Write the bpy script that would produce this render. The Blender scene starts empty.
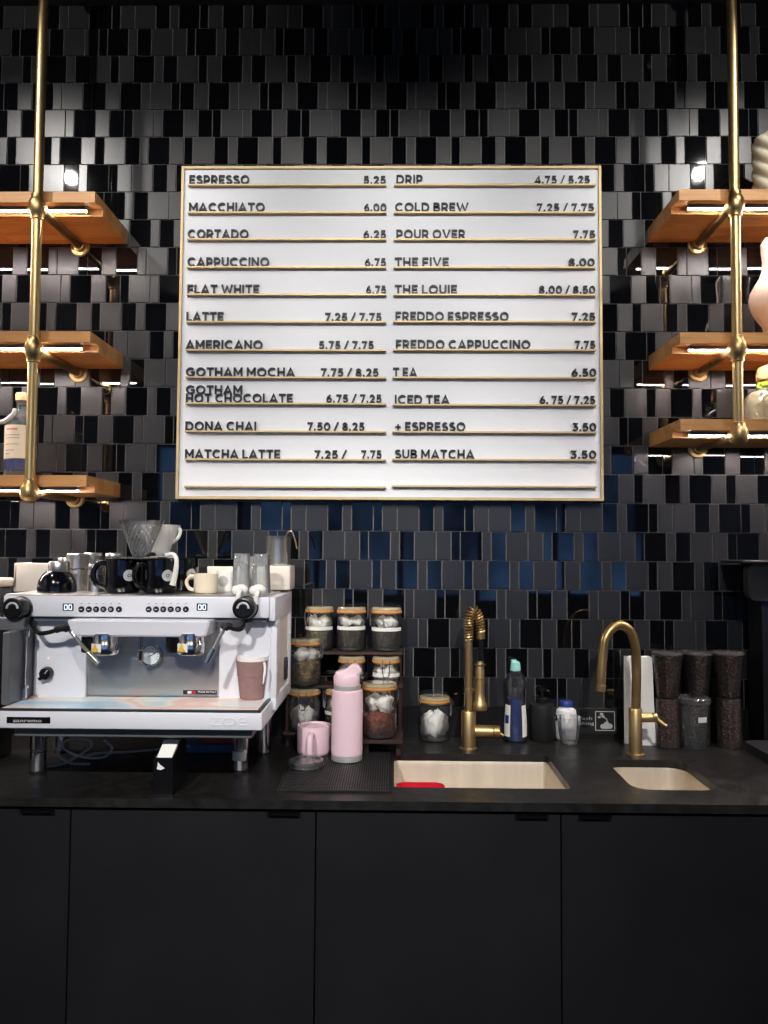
import bpy, bmesh, math, random
from mathutils import Vector, Matrix
random.seed(7)
PI = math.pi
C = bpy.context.scene.collection
U = 1.1556                      # builder units -> metres (camera 2.6 m from the tiled wall)
F = 769.0                       # focal length in pixels of the 768x1024 frame
D = 2.25
PITCH, ROLL, YAW = math.radians(2.769), math.radians(0.340), math.radians(-0.793)
ZC = 0.7961                     # worktop top, builder units (0.92 m)

def rot(r):
    u, v, w = r
    c, s = math.cos(ROLL), math.sin(ROLL)
    u, v = u*c - v*s, u*s + v*c
    c, s = math.cos(PITCH), math.sin(PITCH)
    y, z = w*c - v*s, w*s + v*c
    c, s = math.cos(YAW), math.sin(YAW)
    return Vector((u*c + y*s, y*c - u*s, z))
def ray(px, py): return rot(((px-384)/F, (512-py)/F, 1.0))
_r = ray(480, 737.5)
ZE = ZC - _r.z/_r.y*D           # eye height from where the worktop meets the wall
def P(px, py, Y=0.0):           # point of the vertical plane Y seen at a pixel
    r = ray(px, py); t = (D+Y)/r.y
    return Vector((r.x*t, Y, ZE + r.z*t))
def Q(px, py, Z=ZC):            # point of the horizontal plane Z seen at a pixel
    r = ray(px, py); t = (Z-ZE)/r.z
    return Vector((r.x*t, -D + r.y*t, Z))
def S(Y): return (D+Y)/F

# ------------------------------------------------------------------ camera
cd = bpy.data.cameras.new('camera'); cam = bpy.data.objects.new('camera', cd); C.objects.link(cam)
cd.sensor_fit = 'VERTICAL'; cd.sensor_height = 36.0; cd.lens = F/1024*36; cd.clip_start = .02
R_, U_, B_ = rot((1,0,0)), rot((0,1,0)), -rot((0,0,1))
cam.matrix_world = Matrix(((R_.x,U_.x,B_.x,0),(R_.y,U_.y,B_.y,-D*U),(R_.z,U_.z,B_.z,ZE*U),(0,0,0,1)))
bpy.context.scene.camera = cam

# ------------------------------------------------------------------ materials
def lin(c):
    return tuple(((x/255)/12.92 if x/255 <= .04045 else ((x/255+.055)/1.055)**2.4) for x in c)
def pm(name, col, rough=.5, metal=0.0, spec=.5, var=.12, vs=18, bump=0.0, bs=120, rvar=.08, stretch=None, trans=0.0, island=0.0, coat=0.0, aniso=0):
    m = bpy.data.materials.new(name); m.use_nodes = True
    nt = m.node_tree; N = nt.nodes; L = nt.links
    b = N['Principled BSDF']; col = lin(col)
    b.inputs['Metallic'].default_value = metal
    b.inputs['Specular IOR Level'].default_value = spec
    b.inputs['Transmission Weight'].default_value = trans
    b.inputs['Coat Weight'].default_value = coat
    tc = N.new('ShaderNodeTexCoord'); mp = N.new('ShaderNodeMapping'); L.new(tc.outputs['Object'], mp.inputs[0])
    if stretch: mp.inputs['Scale'].default_value = stretch
    nz = N.new('ShaderNodeTexNoise'); nz.inputs['Scale'].default_value = vs; nz.inputs['Detail'].default_value = 4
    L.new(mp.outputs[0], nz.inputs['Vector'])
    rp = N.new('ShaderNodeMapRange'); rp.inputs[1].default_value = .25; rp.inputs[2].default_value = .75
    rp.inputs[3].default_value = 1-var; rp.inputs[4].default_value = 1+var
    L.new(nz.outputs[0], rp.inputs[0])
    vm = N.new('ShaderNodeVectorMath'); vm.operation = 'SCALE'; vm.inputs[0].default_value = col
    src = rp.outputs[0]
    if island:
        ge = N.new('ShaderNodeNewGeometry'); r2 = N.new('ShaderNodeMapRange')
        r2.inputs[3].default_value = 1-island; r2.inputs[4].default_value = 1+island
        L.new(ge.outputs['Random Per Island'], r2.inputs[0])
        mu = N.new('ShaderNodeMath'); mu.operation = 'MULTIPLY'; L.new(src, mu.inputs[0]); L.new(r2.outputs[0], mu.inputs[1]); src = mu.outputs[0]
    L.new(src, vm.inputs['Scale']); L.new(vm.outputs[0], b.inputs['Base Color'])
    r3 = N.new('ShaderNodeMapRange'); r3.inputs[1].default_value = .3; r3.inputs[2].default_value = .7
    r3.inputs[3].default_value = max(0, rough-rvar*rough); r3.inputs[4].default_value = min(1, rough+rvar*rough)
    L.new(nz.outputs[0], r3.inputs[0]); L.new(r3.outputs[0], b.inputs['Roughness'])
    if bump:
        n2 = N.new('ShaderNodeTexNoise'); n2.inputs['Scale'].default_value = bs; n2.inputs['Detail'].default_value = 3
        L.new(mp.outputs[0], n2.inputs['Vector'])
        bp = N.new('ShaderNodeBump'); bp.inputs['Strength'].default_value = bump; bp.inputs['Distance'].default_value = .002
        L.new(n2.outputs[0], bp.inputs['Height']); L.new(bp.outputs[0], b.inputs['Normal'])
    return m
def thin_glass(name, tint=(255,255,255), refl=1.0, body=0.0, bodycol=(230,230,230), ior=1.5, rough=.02):
    m = bpy.data.materials.new(name); m.use_nodes = True
    nt = m.node_tree; N = nt.nodes; L = nt.links; N.remove(N['Principled BSDF'])
    tr = N.new('ShaderNodeBsdfTransparent'); tr.inputs[0].default_value = (*lin(tint),1)
    gl = N.new('ShaderNodeBsdfGlossy'); gl.inputs['Roughness'].default_value = rough
    fr = N.new('ShaderNodeFresnel'); fr.inputs[0].default_value = ior
    nz = N.new('ShaderNodeTexNoise'); nz.inputs['Scale'].default_value = 25
    bp = N.new('ShaderNodeBump'); bp.inputs['Strength'].default_value = .08; bp.inputs['Distance'].default_value = .004
    L.new(nz.outputs[0], bp.inputs['Height']); L.new(bp.outputs[0], gl.inputs['Normal'])
    mu = N.new('ShaderNodeMath'); mu.operation = 'MULTIPLY'; mu.inputs[1].default_value = refl; mu.use_clamp = True
    L.new(fr.outputs[0], mu.inputs[0])
    base = tr
    if body:
        df = N.new('ShaderNodeBsdfDiffuse'); df.inputs[0].default_value = (*lin(bodycol),1)
        mb = N.new('ShaderNodeMixShader'); mb.inputs[0].default_value = body
        L.new(tr.outputs[0], mb.inputs[1]); L.new(df.outputs[0], mb.inputs[2]); base = mb
    mx = N.new('ShaderNodeMixShader'); L.new(mu.outputs[0], mx.inputs[0]); L.new(base.outputs[0], mx.inputs[1]); L.new(gl.outputs[0], mx.inputs[2])
    L.new(mx.outputs[0], N['Material Output'].inputs[0])
    return m
def emit(name, col, st):
    m = bpy.data.materials.new(name); m.use_nodes = True
    b = m.node_tree.nodes['Principled BSDF']
    b.inputs['Base Color'].default_value = (.8,.8,.8,1)
    b.inputs['Emission Color'].default_value = (*col,1); b.inputs['Emission Strength'].default_value = st
    return m
def wood(name, cols, scale=(1.0, 5.0, 6.0), rough=.45):
    m = bpy.data.materials.new(name); m.use_nodes = True
    nt = m.node_tree; N = nt.nodes; L = nt.links; b = N['Principled BSDF']
    tc = N.new('ShaderNodeTexCoord')
    mp = N.new('ShaderNodeMapping'); mp.inputs['Scale'].default_value = scale; L.new(tc.outputs['Object'], mp.inputs[0])
    # staves: cells stretched along the length
    vo = N.new('ShaderNodeTexVoronoi'); vo.inputs['Scale'].default_value = 4.0; L.new(mp.outputs[0], vo.inputs['Vector'])
    m2 = N.new('ShaderNodeMapping'); m2.inputs['Scale'].default_value = (3, 60, 60); L.new(tc.outputs['Object'], m2.inputs[0])
    nz = N.new('ShaderNodeTexNoise'); nz.inputs['Scale'].default_value = 2.5; nz.inputs['Detail'].default_value = 6; nz.inputs['Distortion'].default_value = .4
    L.new(m2.outputs[0], nz.inputs['Vector'])
    mix = N.new('ShaderNodeMix'); mix.data_type = 'RGBA'
    mix.inputs['A'].default_value = (*lin(cols[0]),1); mix.inputs['B'].default_value = (*lin(cols[1]),1)
    sep = N.new('ShaderNodeSeparateColor'); L.new(vo.outputs['Color'], sep.inputs[0])
    ad = N.new('ShaderNodeMath'); ad.operation = 'MULTIPLY_ADD'; ad.inputs[1].default_value = .9; ad.inputs[2].default_value = -.45
    L.new(nz.outputs[0], ad.inputs[0])
    a2 = N.new('ShaderNodeMath'); a2.operation = 'ADD'; a2.use_clamp = True
    h = N.new('ShaderNodeMath'); h.operation = 'MULTIPLY'; h.inputs[1].default_value = .8; L.new(sep.outputs[0], h.inputs[0])
    L.new(ad.outputs[0], a2.inputs[0]); L.new(h.outputs[0], a2.inputs[1])
    L.new(a2.outputs[0], mix.inputs['Factor']); L.new(mix.outputs['Result'], b.inputs['Base Color'])
    b.inputs['Roughness'].default_value = rough
    return m

M = {}
M['tile_matte'] = pm('satin charcoal tile', (33,33,35), .32, 0, .58, var=.06, vs=6, island=.10, bump=.05, bs=300)
M['tile_gloss'] = pm('glossy black tile', (8,9,12), .03, 0, .62, var=.1, island=.2, bump=.02, bs=12)
M['grout'] = pm('pale grey grout', (112,110,107), .9, var=.15, vs=40)
M['counter'] = pm('black matt stone', (27,26,25), .40, 0, .5, var=.25, vs=30, rvar=.2)
M['splash'] = pm('black stone upstand', (16,16,17), .35, 0, .4, var=.2)
M['cabinet'] = pm('charcoal laminate', (18,18,21), .55, 0, .35, var=.05, vs=4)
M['cabinet_dark'] = pm('dark carcass', (14,14,15), .7)
M['black_metal'] = pm('black metal pull', (18,18,19), .35, .6, .5)
M['ceiling'] = pm('black painted ceiling', (16,15,15), .9)
M['floor'] = pm('dark concrete', (60,57,54), .6, var=.2, vs=3)
M['room'] = pm('warm grey plaster', (74,72,70), .85, var=.08, vs=3)
M['room_light'] = pm('pale plaster', (170,166,160), .85, var=.05, vs=3)
M['wood'] = wood('oiled oak', ((188,130,74),(224,170,106)))
M['rackwood'] = wood('dark walnut', ((44,30,25),(64,45,38)))
M['led'] = emit('led strip', (1.0,.88,.84), 172)
M['brass'] = pm('aged brass', (190,160,108), .36, 1, .5, var=.10, vs=14, rvar=.25)
M['brass_bright'] = pm('brushed brass', (200,174,124), .40, 1, .5, var=.06, vs=40, stretch=(1,1,.05))
M['gold'] = pm('brass frame', (192,170,128), .48, .55, .5, var=.06)
M['board'] = pm('white board face', (228,230,233), .5, 0, .4, var=.012, vs=3)
M['letter'] = pm('dark letter', (29,29,31), .45, 0, .4, var=.05)
M['white'] = pm('white powder coated metal', (219,220,226), .32, 0, .5, var=.02, vs=5)
M['cream'] = pm('cream plastic', (222,212,198), .4, 0, .45, var=.03, vs=8)
M['grey'] = pm('grey metal', (104,105,108), .42, .3, .5, var=.05)
M['darkgrey'] = pm('dark grey steel', (66,67,72), .4, .5, .5, var=.06)
M['steel'] = pm('brushed steel', (200,198,194), .34, 1, .5, var=.08, vs=30, stretch=(.08,1,1))
M['steel_pale'] = pm('satin steel', (208,206,203), .4, .55, .5, var=.05, vs=30)
M['chrome'] = pm('polished chrome', (214,214,216), .16, 1, .5, var=.03)
M['sink'] = pm('brushed sink steel', (222,210,190), .48, .65, .5, var=.10, vs=24, stretch=(1,1,.2))
M['black'] = pm('black plastic', (13,13,14), .3, 0, .5, var=.1)
M['black_matt'] = pm('matt black plastic', (20,20,21), .6, 0, .4, var=.1)
M['rubber'] = pm('black rubber', (15,15,16), .6, 0, .35, var=.15)
M['mug_black'] = pm('black glazed ceramic', (11,12,16), .1, 0, .55, var=.1)
M['whitecer'] = pm('white glazed ceramic', (232,230,224), .15, 0, .5, var=.02)
M['creamcer'] = pm('cream glazed ceramic', (228,216,190), .18, 0, .5, var=.03)
M['glass'] = thin_glass('clear glass', (250,252,251), 1.7, .03)
M['glass_thick'] = thin_glass('thick clear glass', (236,240,238), 2.2, .24, (235,238,234))
M['plastic_bean'] = thin_glass('clear cup plastic', (244,240,238), 1.3, .025, (200,190,186), rough=.1)
M['plastic_clear'] = thin_glass('clear plastic', (240,240,240), 1.4, .09, (215,215,215), rough=.12)
M['lid_glass'] = thin_glass('jar lid glass', (244,234,206), 1.6, .42, (238,222,182))
M['gasket'] = pm('orange rubber gasket', (206,140,66), .45, 0, .4, var=.1)
M['wire'] = pm('wire', (190,188,184), .25, 1)
M['paper'] = pm('white paper', (246,243,238), .8, 0, .2, var=.04, vs=30, bump=.4, bs=60)
M['label'] = pm('white paper label', (226,224,216), .7, 0, .3, var=.03)
M['pink'] = pm('pale pink powder coat', (234,203,214), .45, 0, .4, var=.02, vs=8)
M['pinklight'] = pm('pink plastic', (236,206,216), .4, 0, .4, var=.02)
M['cup_mauve'] = pm('mauve printed paper', (146,114,112), .65, 0, .3, var=.10, vs=60)
M['screen'] = pm('dark blue screen', (26,36,60), .15, 0, .5, var=.05)
M['digit'] = emit('lit digits', (.65,.8,1.0), 1.2)
M['symbol'] = pm('pale symbol', (196,198,202), .5)
M['yellow'] = pm('yellow sticker', (222,182,50), .5)
M['gaugeface'] = pm('pale gauge face', (206,214,220), .35)
M['red'] = pm('red plastic', (206,26,48), .35, 0, .5)
M['orangeled'] = emit('orange lamp', (1.0,.35,.12), .6)
M['soap_blue'] = pm('blue dish soap', (14,46,112), .12, 0, .5, var=.1)
M['teal'] = pm('pale teal plastic', (150,214,206), .4)
M['capblue'] = pm('blue plastic cap', (36,58,132), .4)
M['whiteplastic'] = pm('white plastic', (234,234,234), .4, 0, .45, var=.02)
M['rib'] = pm('ribbed rubber', (44,44,45), .42, 0, .5, var=.1)
M['cutglass'] = thin_glass('cut clear glass', (244,247,247), 2.6, .22, (246,248,248), rough=.08)
M['cable'] = pm('grey cable', (176,176,176), .5)
M['bluebox'] = pm('blue card', (60,86,134), .55)
M['redbox'] = pm('dull red card', (150,62,58), .6)
M['cork'] = pm('cork', (200,152,104), .8, var=.25, vs=90)
M['green'] = pm('green ribbon', (160,196,62), .5)
M['peach'] = pm('blush ceramic', (228,208,190), .32, 0, .5, var=.03)
M['spiral'] = pm('ivory ceramic', (236,228,200), .4, 0, .4, var=.04)
M['navy'] = pm('navy label', (52,62,110), .5, var=.4, vs=60)
M['redink'] = pm('red ink', (196,70,64), .6)
M['greyink'] = pm('grey ink', (120,116,108), .6)
M['liquor'] = thin_glass('clear spirit bottle glass', (224,230,230), 1.8, .10, (190,200,200))
M['tequila'] = thin_glass('pale green bottle glass', (226,226,206), 1.6, .28, (206,200,168))
M['dispenser'] = pm('black dispenser shell', (20,20,21), .4, 0, .45)
M['dispgrey'] = pm('dark grey dispenser head', (42,42,44), .4, 0, .45)
M['signgrey'] = pm('pale grey print', (176,176,174), .7)
def beans():
    m = bpy.data.materials.new('dark roasted coffee beans'); m.use_nodes = True
    nt = m.node_tree; N = nt.nodes; L = nt.links; b = N['Principled BSDF']
    tc = N.new('ShaderNodeTexCoord'); vo = N.new('ShaderNodeTexVoronoi'); vo.inputs['Scale'].default_value = 150
    L.new(tc.outputs['Object'], vo.inputs['Vector'])
    cr = N.new('ShaderNodeValToRGB'); e = cr.color_ramp.elements
    e[0].color = (*lin((126,92,80)),1); e[1].color = (*lin((44,30,27)),1); e[0].position = .0; e[1].position = .6
    L.new(vo.outputs['Distance'], cr.inputs[0]); L.new(cr.outputs[0], b.inputs['Base Color'])
    bp = N.new('ShaderNodeBump'); bp.invert = True; bp.inputs['Strength'].default_value = .9; bp.inputs['Distance'].default_value = .004
    L.new(vo.outputs['Distance'], bp.inputs['Height']); L.new(bp.outputs[0], b.inputs['Normal'])
    b.inputs['Roughness'].default_value = .38
    return m
M['beans'] = beans()
def loose(name, a, c):
    m = bpy.data.materials.new(name); m.use_nodes = True
    nt = m.node_tree; N = nt.nodes; L = nt.links; b = N['Principled BSDF']
    tc = N.new('ShaderNodeTexCoord'); vo = N.new('ShaderNodeTexVoronoi'); vo.inputs['Scale'].default_value = 170
    L.new(tc.outputs['Object'], vo.inputs['Vector'])
    sp = N.new('ShaderNodeSeparateColor'); L.new(vo.outputs['Color'], sp.inputs[0])
    cr = N.new('ShaderNodeValToRGB'); e = cr.color_ramp.elements
    e[0].color = (*lin(a),1); e[1].color = (*lin(c),1)
    L.new(sp.outputs[0], cr.inputs[0]); L.new(cr.outputs[0], b.inputs['Base Color'])
    bp = N.new('ShaderNodeBump'); bp.inputs['Strength'].default_value = .8; bp.inputs['Distance'].default_value = .003
    L.new(vo.outputs['Distance'], bp.inputs['Height']); L.new(bp.outputs[0], b.inputs['Normal'])
    b.inputs['Roughness'].default_value = .8
    return m
M['tea_dark'] = loose('dark tea leaves', (34,30,26), (86,76,62))
M['tea_tan'] = loose('tan herb leaves', (92,76,50), (176,150,106))
M['tea_red'] = loose('reddish rooibos leaves', (96,40,24), (176,88,52))
M['tea_green'] = loose('green tea leaves', (64,62,44), (130,122,88))
def holo():
    m = bpy.data.materials.new('iridescent pastel tray film'); m.use_nodes = True
    nt = m.node_tree; N = nt.nodes; L = nt.links; b = N['Principled BSDF']
    tc = N.new('ShaderNodeTexCoord'); mp = N.new('ShaderNodeMapping'); mp.inputs['Scale'].default_value = (1.0, 2.2, 1)
    L.new(tc.outputs['Object'], mp.inputs[0])
    nz = N.new('ShaderNodeTexNoise'); nz.inputs['Scale'].default_value = 3.4; nz.inputs['Detail'].default_value = 1; nz.inputs['Distortion'].default_value = .8
    L.new(mp.outputs[0], nz.inputs['Vector'])
    cr = N.new('ShaderNodeValToRGB'); r = cr.color_ramp
    cols = [(.30,(176,212,236)),(.42,(214,232,240)),(.48,(244,234,222)),(.55,(240,190,176)),(.62,(236,232,216)),(.74,(168,210,234))]
    r.elements[0].position = cols[0][0]; r.elements[0].color = (*lin(cols[0][1]),1)
    r.elements[1].position = cols[-1][0]; r.elements[1].color = (*lin(cols[-1][1]),1)
    for p, c in cols[1:-1]:
        e = r.elements.new(p); e.color = (*lin(c),1)
    L.new(nz.outputs[0], cr.inputs[0]); L.new(cr.outputs[0], b.inputs['Base Color'])
    b.inputs['Roughness'].default_value = .3
    return m
M['holo'] = holo()

# ------------------------------------------------------------------ mesh helpers (builder units)
def nb(): return bmesh.new()
def box(bm, x0, x1, y0, y1, z0, z1, bev=0, seg=2, mi=0):
    x0,x1 = min(x0,x1),max(x0,x1); y0,y1 = min(y0,y1),max(y0,y1); z0,z1 = min(z0,z1),max(z0,z1)
    v = [bm.verts.new(p) for p in ((x0,y0,z0),(x1,y0,z0),(x1,y1,z0),(x0,y1,z0),(x0,y0,z1),(x1,y0,z1),(x1,y1,z1),(x0,y1,z1))]
    fs = [bm.faces.new([v[i] for i in q]) for q in ((0,3,2,1),(4,5,6,7),(0,1,5,4),(1,2,6,5),(2,3,7,6),(3,0,4,7))]
    for f in fs: f.material_index = mi
    if bev:
        es = {e for f in fs for e in f.edges}
        r = bmesh.ops.bevel(bm, geom=list(es), offset=bev, segments=seg, affect='EDGES', profile=.5, clamp_overlap=True)
        for f in r['faces']: f.material_index = mi
    return v
def pbox(bm, x0, x1, y0, y1, Yf, Yb, bev=0, seg=2, mi=0):      # box whose front rectangle is given in pixels on plane Yf
    xm, ym = (x0+x1)/2, (y0+y1)/2
    return box(bm, P(x0,ym,Yf).x, P(x1,ym,Yf).x, Yf, Yb, P(xm,y1,Yf).z, P(xm,y0,Yf).z, bev, seg, mi)
def lathe(bm, prof, c=(0,0,0), seg=32, mi=0, axis=None, a0=0, arc=2*PI):
    c = Vector(c)
    if axis is None: rm = Matrix.Identity(3)
    else: rm = Vector((0,0,1)).rotation_difference(Vector(axis)).to_matrix()
    rings = []; full = arc > 2*PI-1e-6; n = seg if full else seg+1
    for r, z in prof:
        if r < 1e-7: rings.append([bm.verts.new(c + rm @ Vector((0,0,z)))])
        else: rings.append([bm.verts.new(c + rm @ Vector((r*math.cos(a0+arc*i/seg), r*math.sin(a0+arc*i/seg), z))) for i in range(n)])
    for A, B in zip(rings, rings[1:]):
        if len(A) == 1 and len(B) == 1: continue
        for i in range(seg):
            j = (i+1) % n if full else i+1
            if len(A) == 1: q = [A[0], B[j], B[i]]
            elif len(B) == 1: q = [A[i], A[j], B[0]]
            else: q = [A[i], A[j], B[j], B[i]]
            try: bm.faces.new(q).material_index = mi
            except ValueError: pass
def cyl(bm, a, b, r, r2=None, seg=24, mi=0, bev=0):
    a, b = Vector(a), Vector(b); h = (b-a).length; r2 = r if r2 is None else r2
    if bev: pr = [(0,0),(r-bev,0),(r,bev),(r2,h-bev),(r2-bev,h),(0,h)]
    else: pr = [(0,0),(r,0),(r2,h),(0,h)]
    lathe(bm, pr, a, seg, mi, (b-a).normalized())
def tube(bm, pts, r, seg=12, closed=False, mi=0, caps=True):
    pts = [Vector(p) for p in pts]; n = len(pts); rs = r if isinstance(r, (list,tuple)) else [r]*n
    tg = []
    for i in range(n):
        a = pts[(i-1) % n] if closed or i > 0 else pts[i]; b = pts[(i+1) % n] if closed or i < n-1 else pts[i]
        tg.append((b-a).normalized())
    up = Vector((0,0,1)) if abs(tg[0].z) < .9 else Vector((1,0,0))
    nrm = (up - tg[0]*up.dot(tg[0])).normalized(); rings = []
    for i in range(n):
        if i: 
            q = tg[i-1].rotation_difference(tg[i]); nrm = q @ nrm; nrm = (nrm - tg[i]*nrm.dot(tg[i])).normalized()
        bi = tg[i].cross(nrm)
        rings.append([bm.verts.new(pts[i] + (nrm*math.cos(2*PI*k/seg) + bi*math.sin(2*PI*k/seg))*rs[i]) for k in range(seg)])
    m = n if closed else n-1
    for i in range(m):
        A, B = rings[i], rings[(i+1) % n]
        for k in range(seg): bm.faces.new((A[k], A[(k+1)%seg], B[(k+1)%seg], B[k])).material_index = mi
    if caps and not closed:
        bm.faces.new(list(reversed(rings[0]))).material_index = mi; bm.faces.new(rings[-1]).material_index = mi
def spline(pts, n=8):
    pts = [Vector(p) for p in pts]; out = []
    for i in range(len(pts)-1):
        p0 = pts[max(i-1,0)]; p1 = pts[i]; p2 = pts[i+1]; p3 = pts[min(i+2,len(pts)-1)]
        for k in range(n):
            t = k/n
            out.append(.5*((2*p1)+(p2-p0)*t+(2*p0-5*p1+4*p2-p3)*t*t+(3*p1-p0-3*p2+p3)*t**3))
    out.append(pts[-1]); return out
def prism(bm, poly, a0, a1, axis='X', mi=0):                     # polygon (two coords) swept along an axis
    def mk(u, v, w): return {'X':(w,u,v),'Y':(u,w,v),'Z':(u,v,w)}[axis]
    A = [bm.verts.new(mk(u,v,a0)) for u, v in poly]; B = [bm.verts.new(mk(u,v,a1)) for u, v in poly]; n = len(poly)
    fs = [bm.faces.new(A), bm.faces.new(B)] + [bm.faces.new((A[i],A[(i+1)%n],B[(i+1)%n],B[i])) for i in range(n)]
    for f in fs: f.material_index = mi
    bmesh.ops.recalc_face_normals(bm, faces=fs)
def ball(bm, c, r, sz=(1,1,1), sub=2, mi=0, rough=0.0):
    g = bmesh.ops.create_icosphere(bm, subdivisions=sub, radius=1.0)
    for v in g['verts']:
        k = 1 + (random.uniform(-rough, rough) if rough else 0)
        v.co = Vector((v.co.x*r*sz[0]*k, v.co.y*r*sz[1]*k, v.co.z*r*sz[2]*k)) + Vector(c)
    for f in {f for v in g['verts'] for f in v.link_faces}: f.material_index = mi
def wloc(o):
    l = Vector((0,0,0))
    while o is not None: l += o.location; o = o.parent
    return l
def obj(name, bm, mats, parent=None, angle=35, fixn=False):
    mats = mats if isinstance(mats, (list,tuple)) else [mats]
    if fixn: bmesh.ops.recalc_face_normals(bm, faces=bm.faces)
    me = bpy.data.meshes.new(name); bm.to_mesh(me); bm.free()
    vs = [v.co*U for v in me.vertices]
    if parent is not None: base = wloc(parent)
    else:
        mn = [min(v[i] for v in vs) for i in range(3)]; mx = [max(v[i] for v in vs) for i in range(3)]
        base = Vector(((mn[0]+mx[0])/2, (mn[1]+mx[1])/2, mn[2]))
    for v, w in zip(me.vertices, vs): v.co = w - base
    for p in me.polygons: p.use_smooth = True
    me.set_sharp_from_angle(angle=math.radians(angle))
    for m in mats: me.materials.append(M[m] if isinstance(m, str) else m)
    o = bpy.data.objects.new(name, me); C.objects.link(o)
    if parent is not None: o.parent = parent
    else: o.location = base
    return o
def thing(name, label, cat, loc, group=None, rz=0):
    o = bpy.data.objects.new(name, None); C.objects.link(o); o.empty_display_size = .05
    o.location = Vector(loc)*U; o.rotation_euler = (0,0,rz)
    o['label'] = label; o['category'] = cat
    if group: o['group'] = group
    return o
def tag(o, label, cat, group=None, kind=None):
    o['label'] = label; o['category'] = cat
    if group: o['group'] = group
    if kind: o['kind'] = kind
    return o
def struct(name, bm, mats, parent=None, fixn=False):
    o = obj(name, bm, mats, parent, fixn=fixn)
    if parent is None: o['kind'] = 'structure'
    return o
def dup(root, loc, label, group=None, rz=None, sc=None):
    r = root.copy(); C.objects.link(r); r.location = Vector(loc)*U
    if rz is not None: r.rotation_euler = (0,0,rz)
    if sc: r.scale = sc
    r['label'] = label
    if group: r['group'] = group
    for ch in list(root.children):
        c = ch.copy(); C.objects.link(c); c.parent = r
        for g in ch.children:
            d = g.copy(); C.objects.link(d); d.parent = c
    return r
_cap = {}
def text_mesh(body, offset=0.0, spacing=1.0):
    cu = bpy.data.curves.new('t', 'FONT'); cu.body = body; cu.size = 1; cu.extrude = .05; cu.offset = offset; cu.space_character = spacing; cu.resolution_u = 4
    ob = bpy.data.objects.new('t', cu); C.objects.link(ob)
    dg = bpy.context.evaluated_depsgraph_get()
    me = bpy.data.meshes.new_from_object(ob.evaluated_get(dg))
    bpy.data.objects.remove(ob); bpy.data.curves.remove(cu)
    return me
def add_text(bm, body, x0, x1, zb, h, Yf, th, offset=.022, mi=0, spacing=1.05):
    # letters standing upright, facing the room, between x0 and x1, baseline zb, cap height h, front at Yf
    if 'H' not in _cap:
        me = text_mesh('H', offset); ys = [v.co.y for v in me.vertices]; _cap['H'] = (min(ys), max(ys)); bpy.data.meshes.remove(me)
    b0, b1 = _cap['H']
    me = text_mesh(body, offset, spacing); xs = [v.co.x for v in me.vertices]; m0, m1 = min(xs), max(xs)
    sx = (x1-x0)/(m1-m0); sz = h/(b1-b0)
    vs = [bm.verts.new((x0+(v.co.x-m0)*sx, Yf + th*(.5 - v.co.z/.1), zb+(v.co.y-b0)*sz)) for v in me.vertices]
    for p in me.polygons:
        try: bm.faces.new([vs[i] for i in p.vertices]).material_index = mi
        except ValueError: pass
    bpy.data.meshes.remove(me)

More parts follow.
